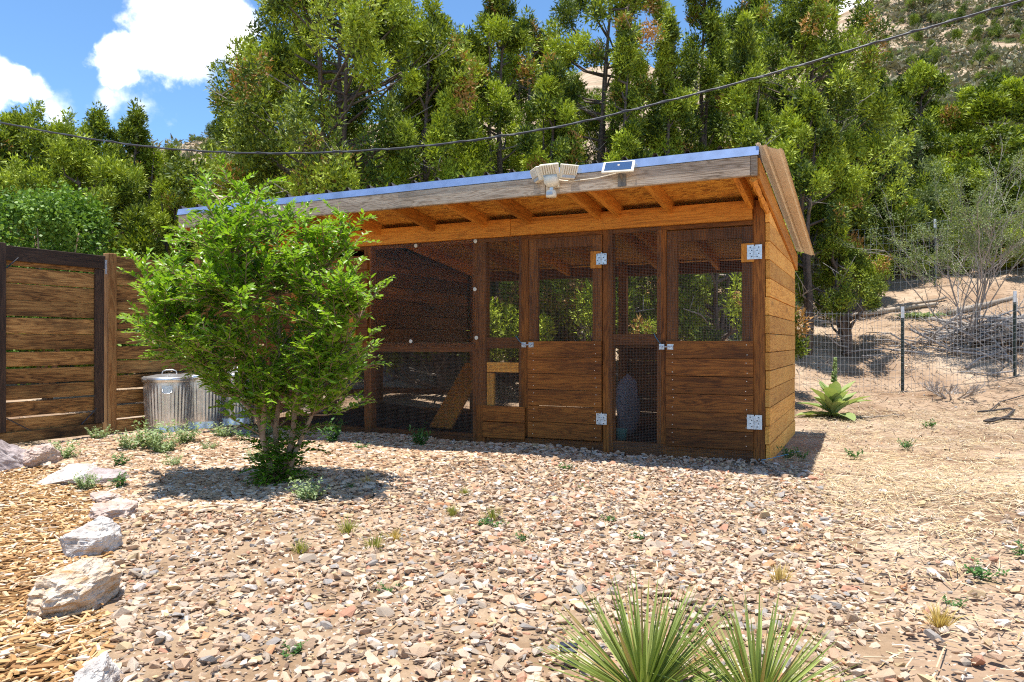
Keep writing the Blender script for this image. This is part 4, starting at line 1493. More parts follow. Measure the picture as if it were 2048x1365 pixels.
# right-hand slope
GR = 'junipers on the right slope'
r1 = J(1845, 17.5, 122, 92, 'juniper standing alone below the open hillside', 13, 40, 26, .19, .08, .45, bare=5, group=GR, powr=2.2)
r2 = J(1745, 15.6, 235, 120, 'dark spreading juniper above the upper wire fence', 16, 46, 26, .18, .2, .5, M_JUN2, bare=8, group=GR, stems=3, powr=2.2)
r3 = J(1925, 15.4, 330, 110, 'low rounded juniper behind the tall twiggy shrub', 17, 38, 24, .17, .06, .5, bare=6, group=GR, tlo=.1, thi=.75, powr=2.4)
copy_tree(r1, 1990, 17.0, 160, 130, 'wide juniper at the right edge below the hillside', 1.1)
copy_tree(r1, 2085, 14.8, 265, 130, 'juniper cut off by the right edge of the photograph', 2.4)
copy_tree(r3, 2030, 15.6, 345, 120, 'rounded juniper low at the right edge', 2.0)
copy_tree(r3, 1985, 14.5, 440, 85, 'small rounded juniper above the brush pile', 4.0)
copy_tree(r3, 1785, 15.2, 390, 100, 'low juniper under the dark spreading one', 5.2)
copy_tree(r3, 2075, 14.2, 430, 95, 'bushy low juniper at the right edge above the logs', 3.1)
J(1692, 11.9, 470, 92, 'small dark juniper leaning on twisted stems by the wire fence', 18, 24, 22, .11, .36, .55, bare=5, group='junipers on the right slope', stems=3, lean=-.2, tlo=.0, thi=.6)
# left side behind the fence
GL = 'junipers behind the board fence'
l1 = J(75, 14.2, 218, 135, 'dense rounded juniper at the left edge under the low cloud', 19, 52, 26, .18, .05, .55, bare=5, group=GL, tlo=0, thi=.6, powr=2.6)
l2 = J(165, 12.6, 285, 135, 'broad low juniper just behind the board fence', 24, 46, 26, .17, .05, .5, bare=5, group=GL, tlo=.05, thi=.65, powr=2.4)
l3 = J(272, 14.4, 222, 85, 'pointed juniper above the nearest trash can', 22, 38, 26, .17, .06, .4, bare=5, group=GL, powr=1.9)
copy_tree(l1, -70, 13.5, 250, 120, 'juniper half out of the picture at the far left', 1.0)
copy_tree(l3, 198, 15.0, 228, 88, 'pointed juniper behind the gate post', 2.2)
copy_tree(l2, 135, 14.8, 240, 110, 'rounded juniper filling the gap behind the gate', 2.7)
copy_tree(l3, 345, 12.9, 300, 75, 'shorter juniper next to the left end of the roof', 4.0)
copy_tree(l2, 30, 12.4, 330, 130, 'low juniper behind the gate at the left edge', 4.4)
# low junipers close behind the coop, seen through its windows
GB = 'low junipers close behind the coop'
b1 = J(880, 10.7, 390, 155, 'low juniper seen through the run above the ramp', 80, 36, 24, .15, .16, .6, bare=8, group=GB, tlo=.05, thi=.8, powr=2.6)
b2 = J(1180, 10.6, 370, 140, 'low juniper seen through the middle post of the coop', 82, 36, 24, .15, .16, .6, bare=8, group=GB, tlo=.05, thi=.8, powr=2.6)
for i, (px, Yd, ty, hw, lb) in enumerate(((1020, 11.0, 370, 130, 'low juniper seen through the left wire window'), (1310, 11.0, 355, 130, 'low juniper seen behind the narrow wire panel'),
                                          (1440, 10.4, 365, 135, 'low juniper seen through the right door window'), (740, 11.3, 400, 160, 'low juniper behind the hen house'))):
    copy_tree(b1 if i % 2 else b2, px, Yd, ty, hw, lb, 1.0 + i * 1.7)
# farther row that closes the gaps: copies of two trees
protoA = J(790, 18.5, -30, 150, 'tall juniper in the second row behind the huge one', 41, 44, 24, .24, .04, .45, bare=0, tlo=.0, thi=.55, group='junipers in the second row', powr=2.2)
protoB = J(1060, 19.0, 30, 120, 'juniper in the second row left of the leaning trunk', 42, 40, 24, .24, .04, .4, bare=0, tlo=.0, thi=.5, group='junipers in the second row', powr=2.0)
for i, (px, Yd, ty, hw, lb) in enumerate(((500, 18, 130, 120, 'dark juniper behind the left flank of the huge one'), (600, 20, 40, 130, 'juniper behind the middle of the huge one'),
                                          (910, 18, 60, 110, 'juniper in the second row above the middle of the roof'), (1150, 17.5, 150, 110, 'juniper in the second row below the leaning trunk'),
                                          (1290, 18, 160, 100, 'low juniper closing the gap under the blue sky'), (1380, 19, 120, 90, 'juniper in the second row behind the right-hand spire'),
                                          (1500, 19, -20, 120, 'juniper in the second row above the roof corner'), (1620, 20, 60, 110, 'juniper in the second row behind the broad tall one'),
                                          (1725, 19, 120, 95, 'slim juniper at the edge of the open hillside'), (1690, 16.2, 330, 130, 'low juniper in the second row above the upper fence'),
                                          (1800, 17, 330, 120, 'low dark juniper under the one standing alone'), (1930, 18, 330, 130, 'low dark juniper in the second row at the right'),
                                          (2060, 18, 300, 130, 'dark juniper in the second row at the right edge'), (20, 17, 300, 150, 'dark juniper in the second row at the left edge'),
                                          (240, 17, 300, 150, 'dark juniper in the second row above the trash cans'), (420, 21, 330, 90, 'small juniper at the foot of the distant hill'))):
    copy_tree(protoA if i % 2 else protoB, px, Yd, ty, hw, lb, i * 1.3)

# broadleaf bush over the gate
def leaf_clump(seed, n=46, ln=.30, wd=.22):
    r = np.random.default_rng(seed)
    D = r.normal(size=(n, 3)); D /= np.linalg.norm(D, axis=1)[:, None]
    P = D * (r.uniform(.1, 1, (n, 1)) ** .5)
    d = D * .8 + r.normal(0, .5, (n, 3)); d /= np.linalg.norm(d, axis=1)[:, None]
    w_ = np.cross(d, np.array([0, 0, 1.0]) + r.normal(0, .5, (n, 3))); w_ /= np.linalg.norm(w_, axis=1)[:, None]
    L = ln * r.uniform(.6, 1.2, (n, 1)); Wd = wd * r.uniform(.7, 1.2, (n, 1))
    V = np.stack([P, P + d * L * .5 + w_ * Wd * .5, P + d * L, P + d * L * .5 - w_ * Wd * .5], 1).reshape(-1, 3)
    i0 = np.arange(n) * 4
    Fq = np.concatenate([np.stack([i0, i0 + 1, i0 + 2], -1), np.stack([i0, i0 + 2, i0 + 3], -1)])
    return V, Fq


LC = [leaf_clump(200 + i) for i in range(6)]
rb = random.Random(8)


def crown_quads(name, lobes, per, rad, seed, sub):
    r = np.random.default_rng(seed)
    out = []
    P = np.concatenate([np.array(c) + (lambda D: D / np.linalg.norm(D, axis=1)[:, None] * r.uniform(.1, 1, (per, 1)) ** .45)(r.normal(size=(per, 3))) * np.array(s) for c, s in lobes])
    n = len(P); kd = r.integers(0, len(sub), n); S = rad * r.uniform(.7, 1.3, n)
    Rm = euler_np(r.uniform(0, 6.28, n), r.normal(0, .4, n), r.normal(0, .4, n)); T = r.uniform(0, .85, n)
    for k, (Vp, Fp) in enumerate(sub):
        s = kd == k
        V, Fq = scatter(Vp, Fp, P[s], Rm[s], S[s][:, None] * np.ones((1, 3)))
        out.append((V, Fq, np.repeat(T[s], len(Vp))))
    V, Fq, A = join_np(out)
    return mesh_np(name, V, Fq, {'tint': A})


def bush(px, Yd, top_py, hw, label, seed, n_lobe=26):
    X = (px - CX) / F_PX * Yd; z0 = h1(X, Yd)
    H = EYE + (HY - top_py) / F_PX * Yd - z0; Rr = hw / F_PX * Yd
    root = empty('leafy_bush', (X, Yd, z0), 0, label, 'bush')
    lobes = []
    for i in range(n_lobe):
        t = rb.uniform(.25, .93); a = rb.uniform(0, 6.28); q = Rr * math.sqrt(max(.02, 1 - ((t - .5) / .5) ** 2)) * math.sqrt(rb.uniform(.1, 1))
        lobes.append(((q * math.cos(a), q * math.sin(a), t * H), (.28, .28, .24)))
    c = link('crown', crown_quads('crown', lobes, 26, .17, seed, LC), M_BUSH, root); c['kind'] = 'stuff'
    mb = MB()
    for k in range(5):
        a = k * 1.25
        mb.tube([(0, 0, -.05), (.2 * math.cos(a), .2 * math.sin(a), H * .4), (Rr * .5 * math.cos(a), Rr * .5 * math.sin(a), H * .8)], [.04, .025, .008], 6)
    build(mb, 'stems', M_ELMBARK, root, 0, True)


bush(95, 10.2, 378, 125, 'bright green broadleaf bush above the gate', 61)
bush(-20, 9.6, 430, 70, 'broadleaf bush at the left edge beside the gate post', 62, 14)
bush(215, 10.6, 470, 60, 'small broadleaf bush peeping over the fence boards', 63, 10)

# ------------------------------------------------------------------ young tree in front
TB = gp_(572, 978)
young = empty('young_tree', (TB[0] - .05, TB[1], h1(TB[0], TB[1])), 0, 'young leafy tree with arching shoots in front of the coop', 'tree')
re_ = random.Random(77)
TY = TB[1]


def tl(px, py, dy=0.0):
    """photo pixel at the tree's depth (+dy) in the tree's own coordinates"""
    Yd = TY + dy
    return Vector(((px - CX) / F_PX * Yd - TB[0], dy, EYE + (HY - py) / F_PX * Yd - h1(TB[0], TB[1])))


stem_px = [[(566, 985), (556, 930), (540, 872), (545, 815), (530, 740), (505, 640), (480, 520), (455, 400)],
           [(575, 985), (585, 930), (600, 880), (605, 820), (620, 740), (640, 640), (665, 540), (700, 460)],
           [(570, 985), (572, 920), (566, 860), (575, 790), (575, 700), (570, 590), (560, 480), (530, 390)],
           [(580, 985), (606, 905), (640, 830), (672, 760), (705, 690), (735, 640)],
           [(548, 900), (530, 830), (490, 795), (440, 740), (390, 690), (345, 650)]]
stems3 = []
mb = MB()
for s, pts in enumerate(stem_px):
    n = len(pts)
    dyf = (-.12, .1, .3, -.05, .05)[s]
    P = [tl(a, b, dyf * i / (n - 1)) for i, (a, b) in enumerate(pts)]
    rad = [(.024 if s < 3 else .017) * (1 - .86 * i / (n - 1)) for i in range(n)]
    mb.tube(P, rad, 8)
    stems3.append(P)
build(mb, 'trunk', M_ELMBARK, young, 0, True)
LV = np.array([(0, 0, 0), (.34, .27, .05), (.72, .20, .03), (1.0, 0, -.06), (.72, -.20, .03), (.34, -.27, .05), (.36, 0, -.03), (.72, 0, -.05)])
LF = np.array([(0, 1, 6), (1, 2, 7), (1, 7, 6), (2, 3, 7), (0, 6, 5), (5, 6, 7), (5, 7, 4), (4, 7, 3)])
lp, lr, lsz, ltn = [], [], [], []
twigs = MB()


def leafy(P0, P1, sag, size, gap, r0, start=.0, tone=.4):
    """a shoot from P0 to P1 with leaves set alternately on both sides"""
    L = (P1 - P0).length
    n = max(3, int(L / .09))
    path = []
    for i in range(n + 1):
        f = i / n
        p = P0.lerp(P1, f); p.z += sag * math.sin(math.pi * f)
        path.append(p)
    twigs.tube(path, [r0 * (1 - .8 * i / n) for i in range(n + 1)], 4, 0, False)
    m = int(L / gap)
    for k in range(m):
        f = start + (1 - start) * (k + re_.random() * .4) / m
        q = f * n; i = min(n - 1, int(q))
        p = path[i].lerp(path[i + 1], q - i)
        t = (path[i + 1] - path[i]).normalized()
        side = t.cross(Vector((0, 0, 1)))
        if side.length < .2:
            side = t.cross(Vector((1, 0, 0)))
        side.normalize()
        rot = re_.uniform(-.6, .6)
        side = (Matrix.Rotation(rot, 3, t) @ side) * (1 if k % 2 else -1)
        d = (t * re_.uniform(.55, .95) + side * .8 + Vector((0, 0, re_.uniform(-.1, .25)))).normalized()
        up = (Vector((0, 0, 1)) + Vector((re_.uniform(-.6, .6), re_.uniform(-.7, .4), 0))).normalized()
        w_ = up.cross(d).normalized(); nn = d.cross(w_)
        lp.append(p); lr.append([[d.x, w_.x, nn.x], [d.y, w_.y, nn.y], [d.z, w_.z, nn.z]])
        lsz.append(size * re_.uniform(.65, 1.2) * (1 - .35 * max(0, f - .7) / .3)); ltn.append(min(.85, max(0, tone + re_.gauss(0, .22) + .25 * f)))
    return path


# outline of the crown in the photograph: shoot tips
tips = [(440, 345), (505, 362), (470, 385), (545, 395), (620, 410), (690, 405), (745, 424), (600, 450), (755, 482), (720, 500), (768, 572), (700, 560), (776, 655), (730, 610),
        (780, 718), (752, 690), (700, 720), (640, 700), (258, 630), (290, 578), (272, 505), (330, 520), (300, 690), (345, 610), (335, 560), (360, 455), (390, 420),
        (345, 480), (410, 380), (420, 770), (480, 790), (360, 700), (310, 640), (560, 360), (420, 450), (660, 440), (650, 780), (690, 770), (735, 745), (600, 800), (530, 800),
        (450, 720), (400, 640), (560, 700), (480, 640), (620, 620), (560, 780), (500, 740), (640, 740), (680, 660), (440, 560), (520, 520), (600, 540)]
for rep in range(8):
    for (a, b) in tips:
        if rep:
            a += re_.uniform(-55, 55); b += re_.uniform(-25, 70)
            a = 520 + (a - 520) * re_.uniform(.55, .95); b = 640 + (b - 640) * re_.uniform(.6, .97)
        dy = re_.uniform(-.62, .62) * (1 - .5 * abs(b - 600) / 300) * (1.0 if rep else .8)
        tip = tl(a, b, dy)
        best, bd = None, 9
        for P in stems3:
            for i in range(2, len(P)):
                q = P[i]
                if q.z < tip.z - .08 + .15 * (tip.z < .6):
                    d_ = (q - tip).length + abs((tip.z - q.z) - .6 * math.hypot(q.x - tip.x, q.y - tip.y)) * .6
                    if d_ < bd:
                        best, bd = q, d_
        if best is None:
            best = stems3[1][3]
        path = leafy(best, tip, re_.uniform(-.05, .06), .050, .019, .006, .2)
        k = len(path)
        for j in range(2, k - 1, 1):
            for _ in range(2):
                t = (path[min(j + 1, k - 1)] - path[j - 1]).normalized()
                sd = t.cross(Vector((re_.uniform(-1, 1), re_.uniform(-1, 1), re_.uniform(-1, 1)))).normalized()
                ll = re_.uniform(.12, .30) * (1.15 - j / k)
                e = path[j] + (t * .75 + sd * .75 + Vector((0, 0, .22))).normalized() * ll
                leafy(path[j], e, .01, .043, .015, .003, .1)
# suckers round the base: short drooping shoots from the lower stems
for k in range(150):
    st_ = stems3[re_.randrange(4)]
    q = re_.random() ** .8
    p0 = st_[0].lerp(st_[1], q) if re_.random() < .6 else st_[1].lerp(st_[2], q * .6)
    a = re_.uniform(0, 6.28); ll = re_.uniform(.08, .24)
    p1 = p0 + Vector((math.cos(a) * ll, math.sin(a) * ll, re_.uniform(-.04, .12)))
    p1.z = max(.03, p1.z)
    leafy(p0, p1, .025, .036, .012, .0025, .15, -.05)
V, Fq = scatter(LV, LF, np.array([list(p) for p in lp]), np.array(lr), np.array(lsz)[:, None] * np.array([[1.15, 1.0, 1.0]]))
cr = link('crown', mesh_np('crown', V, Fq, {'tint': np.repeat(ltn, len(LV))}), M_ELM, young); cr['kind'] = 'stuff'
build(twigs, 'twigs', M_ELMBARK, young)

# ------------------------------------------------------------------ yuccas, mullein
def blade(L, Wd, seg=5, bend=.0):
    V, Fc = [], []
    for i in range(seg + 1):
        f = i / seg
        wq = Wd * (1 - f ** 2.2) * (.75 + .5 * min(1, f * 3)) * .5 + .0004
        z = bend * f * f
        V += [(f * L, -wq, z + wq * .5), (f * L, 0, z - .0006), (f * L, wq, z + wq * .5)]
    for i in range(seg):
        a = i * 3
        Fc += [(a, a + 1, a + 4, a + 3), (a + 1, a + 2, a + 5, a + 4)]
    return MB().add(V, Fc)


ymesh = []
for k in range(5):
    ymesh.append(blade(1.0, .024 + .003 * k, 5, -.03 + .015 * k).mesh('leaf'))
    ymesh[-1].materials.append(M_YUC)


def yucca(x, y, n, L, label, seed):
    r = random.Random(seed)
    root = empty('yucca', (x, y, h1(x, y) + .02), 0, label, 'yucca', 'yuccas in the gravel')
    build(MB().lathe([(0, -.03), (.03, -.02), (.036, .02), (.02, .05), (0, .06)], 10), 'root_crown', M_DRYG, root, 0, True)
    for i in range(n):
        el = math.asin(min(.995, .10 + .88 * ((i + .5) / n) ** .75)); az = i * 2.39996 + r.uniform(-.2, .2)
        el += r.uniform(-.1, .1)
        d = Vector((math.cos(az) * math.cos(el), math.sin(az) * math.cos(el), math.sin(el)))
        o = bpy.data.objects.new('leaf', ymesh[r.randrange(5)]); COL.objects.link(o); o.parent = root
        s = L * r.uniform(.8, 1.12)
        o.matrix_local = Matrix.Translation(d * .015 + Vector((0, 0, .02))) @ d.to_track_quat('X', 'Z').to_matrix().to_4x4() @ Matrix.Rotation(r.uniform(-.7, .7), 4, 'X') @ Matrix.Diagonal((s, s * .95, s, 1))


p = gp_(1288, 1430); yucca(p[0], p[1], 175, .30, 'larger spiky yucca at the bottom edge, the left of the two', 1)
p = gp_(1515, 1462); yucca(p[0], p[1], 165, .265, 'smaller spiky yucca cut off by the bottom edge, the right of the two', 2)

mp = on_ground(1668, 836)
mul = empty('mullein_plant', mp, 0, 'tall mullein with broad woolly leaves beside the coop corner', 'plant')
rm = random.Random(3)


def broad_leaf(L, Wd, curl, seg=7):
    V, Fc = [], []
    for i in range(seg + 1):
        f = i / seg
        wq = Wd * .5 * (max(0.0, math.sin(math.pi * min(1, f ** 1.25 * .93 + .06))) ** .6) + .001
        z = -curl * f * f * L
        for k in range(5):
            u = (k - 2) / 2
            V.append((f * L, u * wq, z + abs(u) * wq * .35 + .004 * math.sin(f * 23 + u * 5) * abs(u)))
    for i in range(seg):
        for k in range(4):
            a = i * 5 + k
            Fc.append((a, a + 1, a + 6, a + 5))
    return MB().add(V, Fc)


for i in range(34):
    f = i / 33
    el = R((4 if i < 7 else 34 + 38 * f) + rm.uniform(-12, 14)); az = i * 2.39996 + rm.uniform(-.5, .5)
    L = (.42 if f < .6 else .42 - .30 * (f - .6) / .4) * rm.uniform(.7, 1.15)
    me = broad_leaf(L, L * rm.uniform(.34, .46), rm.uniform(.05, .5)).mesh('leaf', True); me.materials.append(M_MUL)
    o = bpy.data.objects.new('leaf', me); COL.objects.link(o); o.parent = mul
    d = Vector((math.cos(az) * math.cos(el), math.sin(az) * math.cos(el), math.sin(el)))
    o.matrix_local = Matrix.Translation((0, 0, .02 + .34 * max(0, f - .3))) @ d.to_track_quat('X', 'Z').to_matrix().to_4x4()
mb = MB().tube([(0, 0, -.03), (.0, 0, .3), (.015, 0, .62), (.02, 0, .72)], [.016, .016, .022, .006], 8)
for k in range(90):
    f = rm.random(); a = rm.uniform(0, 6.28); z = .42 + .30 * f; q = .03 * (1 - f * .7)
    c_ = Vector((.016 * f + q * math.cos(a), q * math.sin(a), z))
    mb.box(-.009, .009, -.009, .009, -.009, .009, 0, Matrix.Translation(c_) @ Matrix.Rotation(a, 4, 'Z') @ Matrix.Rotation(.7, 4, 'X'))
build(mb, 'flower_spike', M_MUL, mul, 0, True)

# ------------------------------------------------------------------ weeds and grass tufts
def weed_mesh(name, seed, stems, hgt_, spread, leaf, per, m, thin=.5):
    r = np.random.default_rng(seed)
    V, Fq, T = [], [], []
    for s in range(stems):
        a = r.uniform(0, 6.28); q = spread * math.sqrt(r.random()); e = np.array([q * math.cos(a), q * math.sin(a), hgt_ * r.uniform(.45, 1.0)])
        tn = r.uniform(.1, .75)
        b0 = e * np.array([.25, .25, 0])
        w0 = np.cross(e - b0, [0.3, .2, .1]); w0 = w0 / (np.linalg.norm(w0) + 1e-9) * .0018
        o = len(V); V += [b0 - w0, b0 + w0, e]; Fq.append((o, o + 1, o + 2)); T += [tn * .6] * 3
        for k in range(per):
            f = r.uniform(.15, 1)
            p = b0 + (e - b0) * f
            d = r.normal(size=3) * np.array([1, 1, .5]) + np.array([0, 0, .35]); d /= np.linalg.norm(d)
            w_ = np.cross(d, [0, 0, 1.0]) + r.normal(0, .2, 3); w_ /= np.linalg.norm(w_)
            L = leaf * r.uniform(.6, 1.25) * (1.2 - .5 * f)
            o = len(V)
            V += [p, p + d * L * .5 + w_ * L * thin * .5, p + d * L, p + d * L * .5 - w_ * L * thin * .5]
            Fq += [(o, o + 1, o + 2), (o, o + 2, o + 3)]; T += [min(.85, max(0, tn + r.normal(0, .1)))] * 4
    me = mesh_np(name, np.array(V), np.array(Fq), {'tint': T}); me.materials.append(m)
    return me


def tuft_mesh(name, seed, n, H, spread, m):
    r = np.random.default_rng(seed)
    V, Fq, T = [], [], []
    for i in range(n):
        a = r.uniform(0, 6.28); q = spread * r.random(); b0 = np.array([q * .3 * math.cos(a), q * .3 * math.sin(a), 0])
        e = np.array([q * math.cos(a), q * math.sin(a), H * r.uniform(.4, 1)]) + r.normal(0, .01, 3)
        w_ = np.array([-math.sin(a), math.cos(a), 0]) * .0022
        mid = b0 * .5 + e * .5 + np.array([0, 0, H * .12])
        o = len(V); V += [b0 - w_, b0 + w_, mid + w_ * .8, mid - w_ * .8, e]; Fq += [(o, o + 1, o + 2), (o, o + 2, o + 3), (o + 3, o + 2, o + 4)]
        T += [r.uniform(0, .85)] * 5
    me = mesh_np(name, np.array(V), np.array(Fq), {'tint': T}); me.materials.append(m)
    return me


mint = [weed_mesh('pale_weed', 300 + k, 42, .21, .18, .036, 14, M_MINT, .55) for k in range(3)]
weed = [weed_mesh('green_weed', 310 + k, 14, .06, .07, .020, 9, M_WEED, .55) for k in range(4)]
dark = [weed_mesh('leafy_weed', 320 + k, 20, .20, .13, .06, 8, M_WEED, .42) for k in range(2)]
tuft = [tuft_mesh('grass_tuft', 330 + k, 90, .10, .09, M_GRASS) for k in range(2)]
dry = [tuft_mesh('dry_grass_tuft', 340 + k, 110, .07, .09, M_DRYG) for k in range(2)]
rw = random.Random(21)


def plant(name, me, px, py, s, label, cat, group=None):
    p = on_ground(px, py)
    o = bpy.data.objects.new(name, me); COL.objects.link(o)
    o.location = (p.x, p.y, p.z + .012); o.rotation_euler = (0, 0, rw.uniform(0, 6.28)); o.scale = (s, s, s * rw.uniform(.85, 1.15))
    tag(o, label, cat, group)


GM = 'pale green weeds between the fence and the border rocks'
for px, py, s, lb in ((52, 888, .8, 'pale weed with open leaves behind the left boulder'), (130, 925, .9, 'pale bushy weed above the flat cream rock'),
                      (198, 884, .7, 'pale weed at the foot of the gate'), (243, 940, .9, 'dark green weed beside the mauve rock'), (258, 905, .8, 'pale weed halfway between gate post and mauve rock'),
                      (300, 903, 1.25, 'biggest pale weed in front of the nearest trash can'), (325, 912, 1.0, 'pale weed just right of the biggest one'), (369, 892, 1.0, 'pale weed against the nearest trash can'),
                      (448, 880, .95, 'pale weed left of the flat grey rock'), (488, 890, .9, 'dark green weed right of the flat grey rock'), (528, 878, .9, 'pale weed beside the trunk of the young tree'),
                      (238, 985, .75, 'green weed growing between the border rocks'), (170, 985, .55, 'small weed in front of the flat cream rock'), (345, 940, .5, 'thin pale weed in open flakes below the cans'),
                      (620, 1008, .8, 'silvery weed at the right foot of the young tree'), (515, 930, .6, 'low weed on the flakes left of the young tree'), (420, 905, .5, 'little weed below the middle trash can')):
    plant('pale_weed', mint[rw.randrange(3)] if 'green' not in lb.split('weed')[0] else dark[0], px, py, s * (.75 if 'dark' in lb or 'green' in lb else 1), lb, 'weed', GM)
plant('leafy_weed', dark[0], 664, 892, 1.15, 'large leafy weed against the sill under the hen house', 'weed')
plant('leafy_weed', dark[1], 838, 896, 1.0, 'dark leafy weed against the sill below the clear panel', 'weed')
plant('leafy_weed', weed[0], 722, 905, 1.3, 'small weed between the two leafy ones at the sill', 'weed')
for px, py, s, lb in ((1130, 945, 1.0, 'green sprout in the gravel at the edge of the coop shadow'), (1573, 920, 1.5, 'blue green weed at the corner post in the shadow'), (1602, 922, 1.2, 'sunlit weed just outside the coop shadow'),
                      (1707, 920, 1.5, 'round green weed on the straw below the mullein'), (1966, 1165, 1.25, 'round green weed on bare dirt at the lower right'), (2046, 1118, 1.2, 'green weed cut off by the right edge'),
                      (970, 1058, 1.0, 'low weed in the gravel left of the grassy patch'), (1000, 1062, .9, 'low weed in the gravel beside a grass tuft'), (580, 1322, .8, 'tiny weed in the gravel near the bottom'),
                      (780, 1198, .8, 'bluish weed in the middle of the gravel'), (1215, 1052, .8, 'weed in the gravel in front of the left door'), (1275, 1090, .8, 'weed in the gravel in front of the right door'),
                      (1048, 1090, .8, 'upright leaf sprout in the gravel centre'), (1860, 858, 1.6, 'grey green weed on the straw by the wire fence'), (1815, 900, 1.4, 'sparse weed right of the round straw weed'),
                      (700, 985, .9, 'weed at the right edge of the tree shadow'), (1910, 1225, .8, 'small tuft of weed on the dirt patch'), (60, 1240, .4, 'tiny green sprout in the wood chips'), (1165, 985, .7, 'sprout in the gravel below the narrow wire panel')):
    plant('green_weed', weed[rw.randrange(4)], px, py, s, lb, 'weed')
for px, py, s, lb in ((696, 1078, 1.0, 'green grass tuft in the gravel below the young tree'), (748, 1112, .9, 'olive grass tuft right of the green one'), (600, 1115, .8, 'olive grass tuft nearest the border rocks'),
                      (930, 998, .7, 'fine grass tuft in front of the clear panel'), (985, 1050, .8, 'grass tuft in the centre of the gravel'), (905, 1040, .7, 'short grass tuft above the centre of the gravel')):
    plant('grass_tuft', tuft[rw.randrange(2)], px, py, s, lb, 'grass tuft')
for px, py, s, lb in ((788, 1090, .9, 'small straw coloured tuft among the green tufts'), (735, 975, .9, 'straw coloured tuft at the tip of the tree shadow'), (1560, 1175, .9, 'straw coloured tuft at the right border of the gravel'), (1880, 1260, 1.0, 'straw coloured tuft on the bare dirt')):
    plant('dry_grass_tuft', dry[rw.randrange(2)], px, py, s, lb, 'grass tuft')

# ------------------------------------------------------------------ right slope: twiggy shrub, brush pile, logs
def twig_shrub(px, py, H, spread, label, seed, leaves=900):
    p = on_ground(px, py); r = random.Random(seed)
    root = empty('twiggy_shrub', p, 0, label, 'shrub')
    mb = MB(); ends = []

    def grow(a, d, L, rad, lev):
        pts = [a]; q = a.copy(); dd = d.copy()
        for i in range(4):
            dd = (dd + Vector((r.uniform(-.22, .22), r.uniform(-.22, .22), r.uniform(-.08, .12)))).normalized()
            q = q + dd * L / 4; pts.append(q.copy())
        mb.tube(pts, [rad * (1 - .17 * i) for i in range(5)], 4 if lev else 5, 0, False)
        if lev < 3:
            for k in range(4 if lev < 2 else 3):
                s = pts[r.randrange(2, 5)]
                nd = (dd + Vector((r.uniform(-1, 1), r.uniform(-1, 1), r.uniform(-.3, .6))) * .75).normalized()
                grow(s, nd, L * r.uniform(.45, .7), rad * .55, lev + 1)
        else:
            ends.extend(pts[2:])
    for k in range(11):
        a = r.uniform(0, 6.28)
        grow(Vector((.08 * math.cos(a), .08 * math.sin(a), -.03)), Vector((spread * math.cos(a), spread * math.sin(a), 1)).normalized(), H * r.uniform(.5, .75), .016, 0)
    build(mb, 'branches', M_DEAD, root)
    if leaves:
        P = np.array([list(r.choice(ends)) for _ in range(leaves)]) + np.random.default_rng(seed).normal(0, .03, (leaves, 3))
        g = np.random.default_rng(seed + 1)
        Vp, Fp = leaf_clump(seed, 5, .7, .4)
        V, Fq = scatter(Vp, Fp, P, euler_np(g.uniform(0, 6, leaves), g.normal(0, .5, leaves), g.normal(0, .5, leaves)), np.full((leaves, 3), .042))
        c = link('leaves', mesh_np('leaves', V, Fq, {'tint': np.repeat(g.uniform(0, .8, leaves), len(Vp))}), M_JUN2, root); c['kind'] = 'stuff'


twig_shrub(1928, 692, 2.2, .42, 'tall sparse twiggy shrub rising from the brush pile', 5, 4200)
twig_shrub(1905, 795, .28, 1.8, 'low dead tangle of grey stems at the foot of the wire fence', 17, 0)

bp = on_ground(1985, 690)
pile = empty('brush_pile', bp, 0, 'heap of dry grey branches behind the wire fence', 'brush pile')
rp = random.Random(14)
stk = []
for k in range(6):
    pts = [Vector((-.5, 0, 0)), Vector((-.15, rp.uniform(-.05, .05), rp.uniform(-.04, .04))), Vector((.2, rp.uniform(-.07, .07), rp.uniform(-.05, .05))), Vector((.5, rp.uniform(-.1, .1), rp.uniform(-.05, .05)))]
    mb = MB().tube(pts, [.016, .014, .010, .004], 5)
    mb.tube([pts[2], pts[2] + Vector((.18, .12, .05))], [.008, .003], 4)
    me = mb.mesh('stick', True); me.materials.append(M_DEAD); stk.append(me)
for k in range(150):
    o = bpy.data.objects.new('stick', stk[k % 6]); COL.objects.link(o); o.parent = pile
    x = rp.gauss(0, .52); y = rp.gauss(0, .3)
    top_ = .42 * math.exp(-(x / .8) ** 2 - (y / .5) ** 2)
    o.location = (x, y, h1(bp.x + x, bp.y + y) - bp.z + .02 + top_ * rp.random())
    o.rotation_euler = (rp.uniform(0, 6.28), rp.gauss(0, .22), rp.gauss(0, .6) + (math.pi if rp.random() < .5 else 0))
    s = rp.uniform(.5, 1.5); o.scale = (s, s, s * rp.uniform(.8, 1.4))


def log(px, py, L, rad, rz, label, m=None):
    p = on_ground(px, py)
    r = random.Random(int(px))
    pts = [Vector((L * (i / 5 - .5), r.uniform(-.03, .03), r.uniform(-.01, .02) + .0)) for i in range(6)]
    o = build(MB().tube(pts, [rad * (1 - .08 * i) * r.uniform(.9, 1.1) for i in range(6)], 9), 'log', m or W['log'], None, 0, True)
    dz = h1(p.x + math.cos(rz) * .4, p.y + math.sin(rz) * .4) - h1(p.x - math.cos(rz) * .4, p.y - math.sin(rz) * .4)
    o.location = (p.x, p.y, p.z + rad * .6); o.rotation_euler = (0, -math.atan2(dz, .8), rz)
    tag(o, label, 'log')


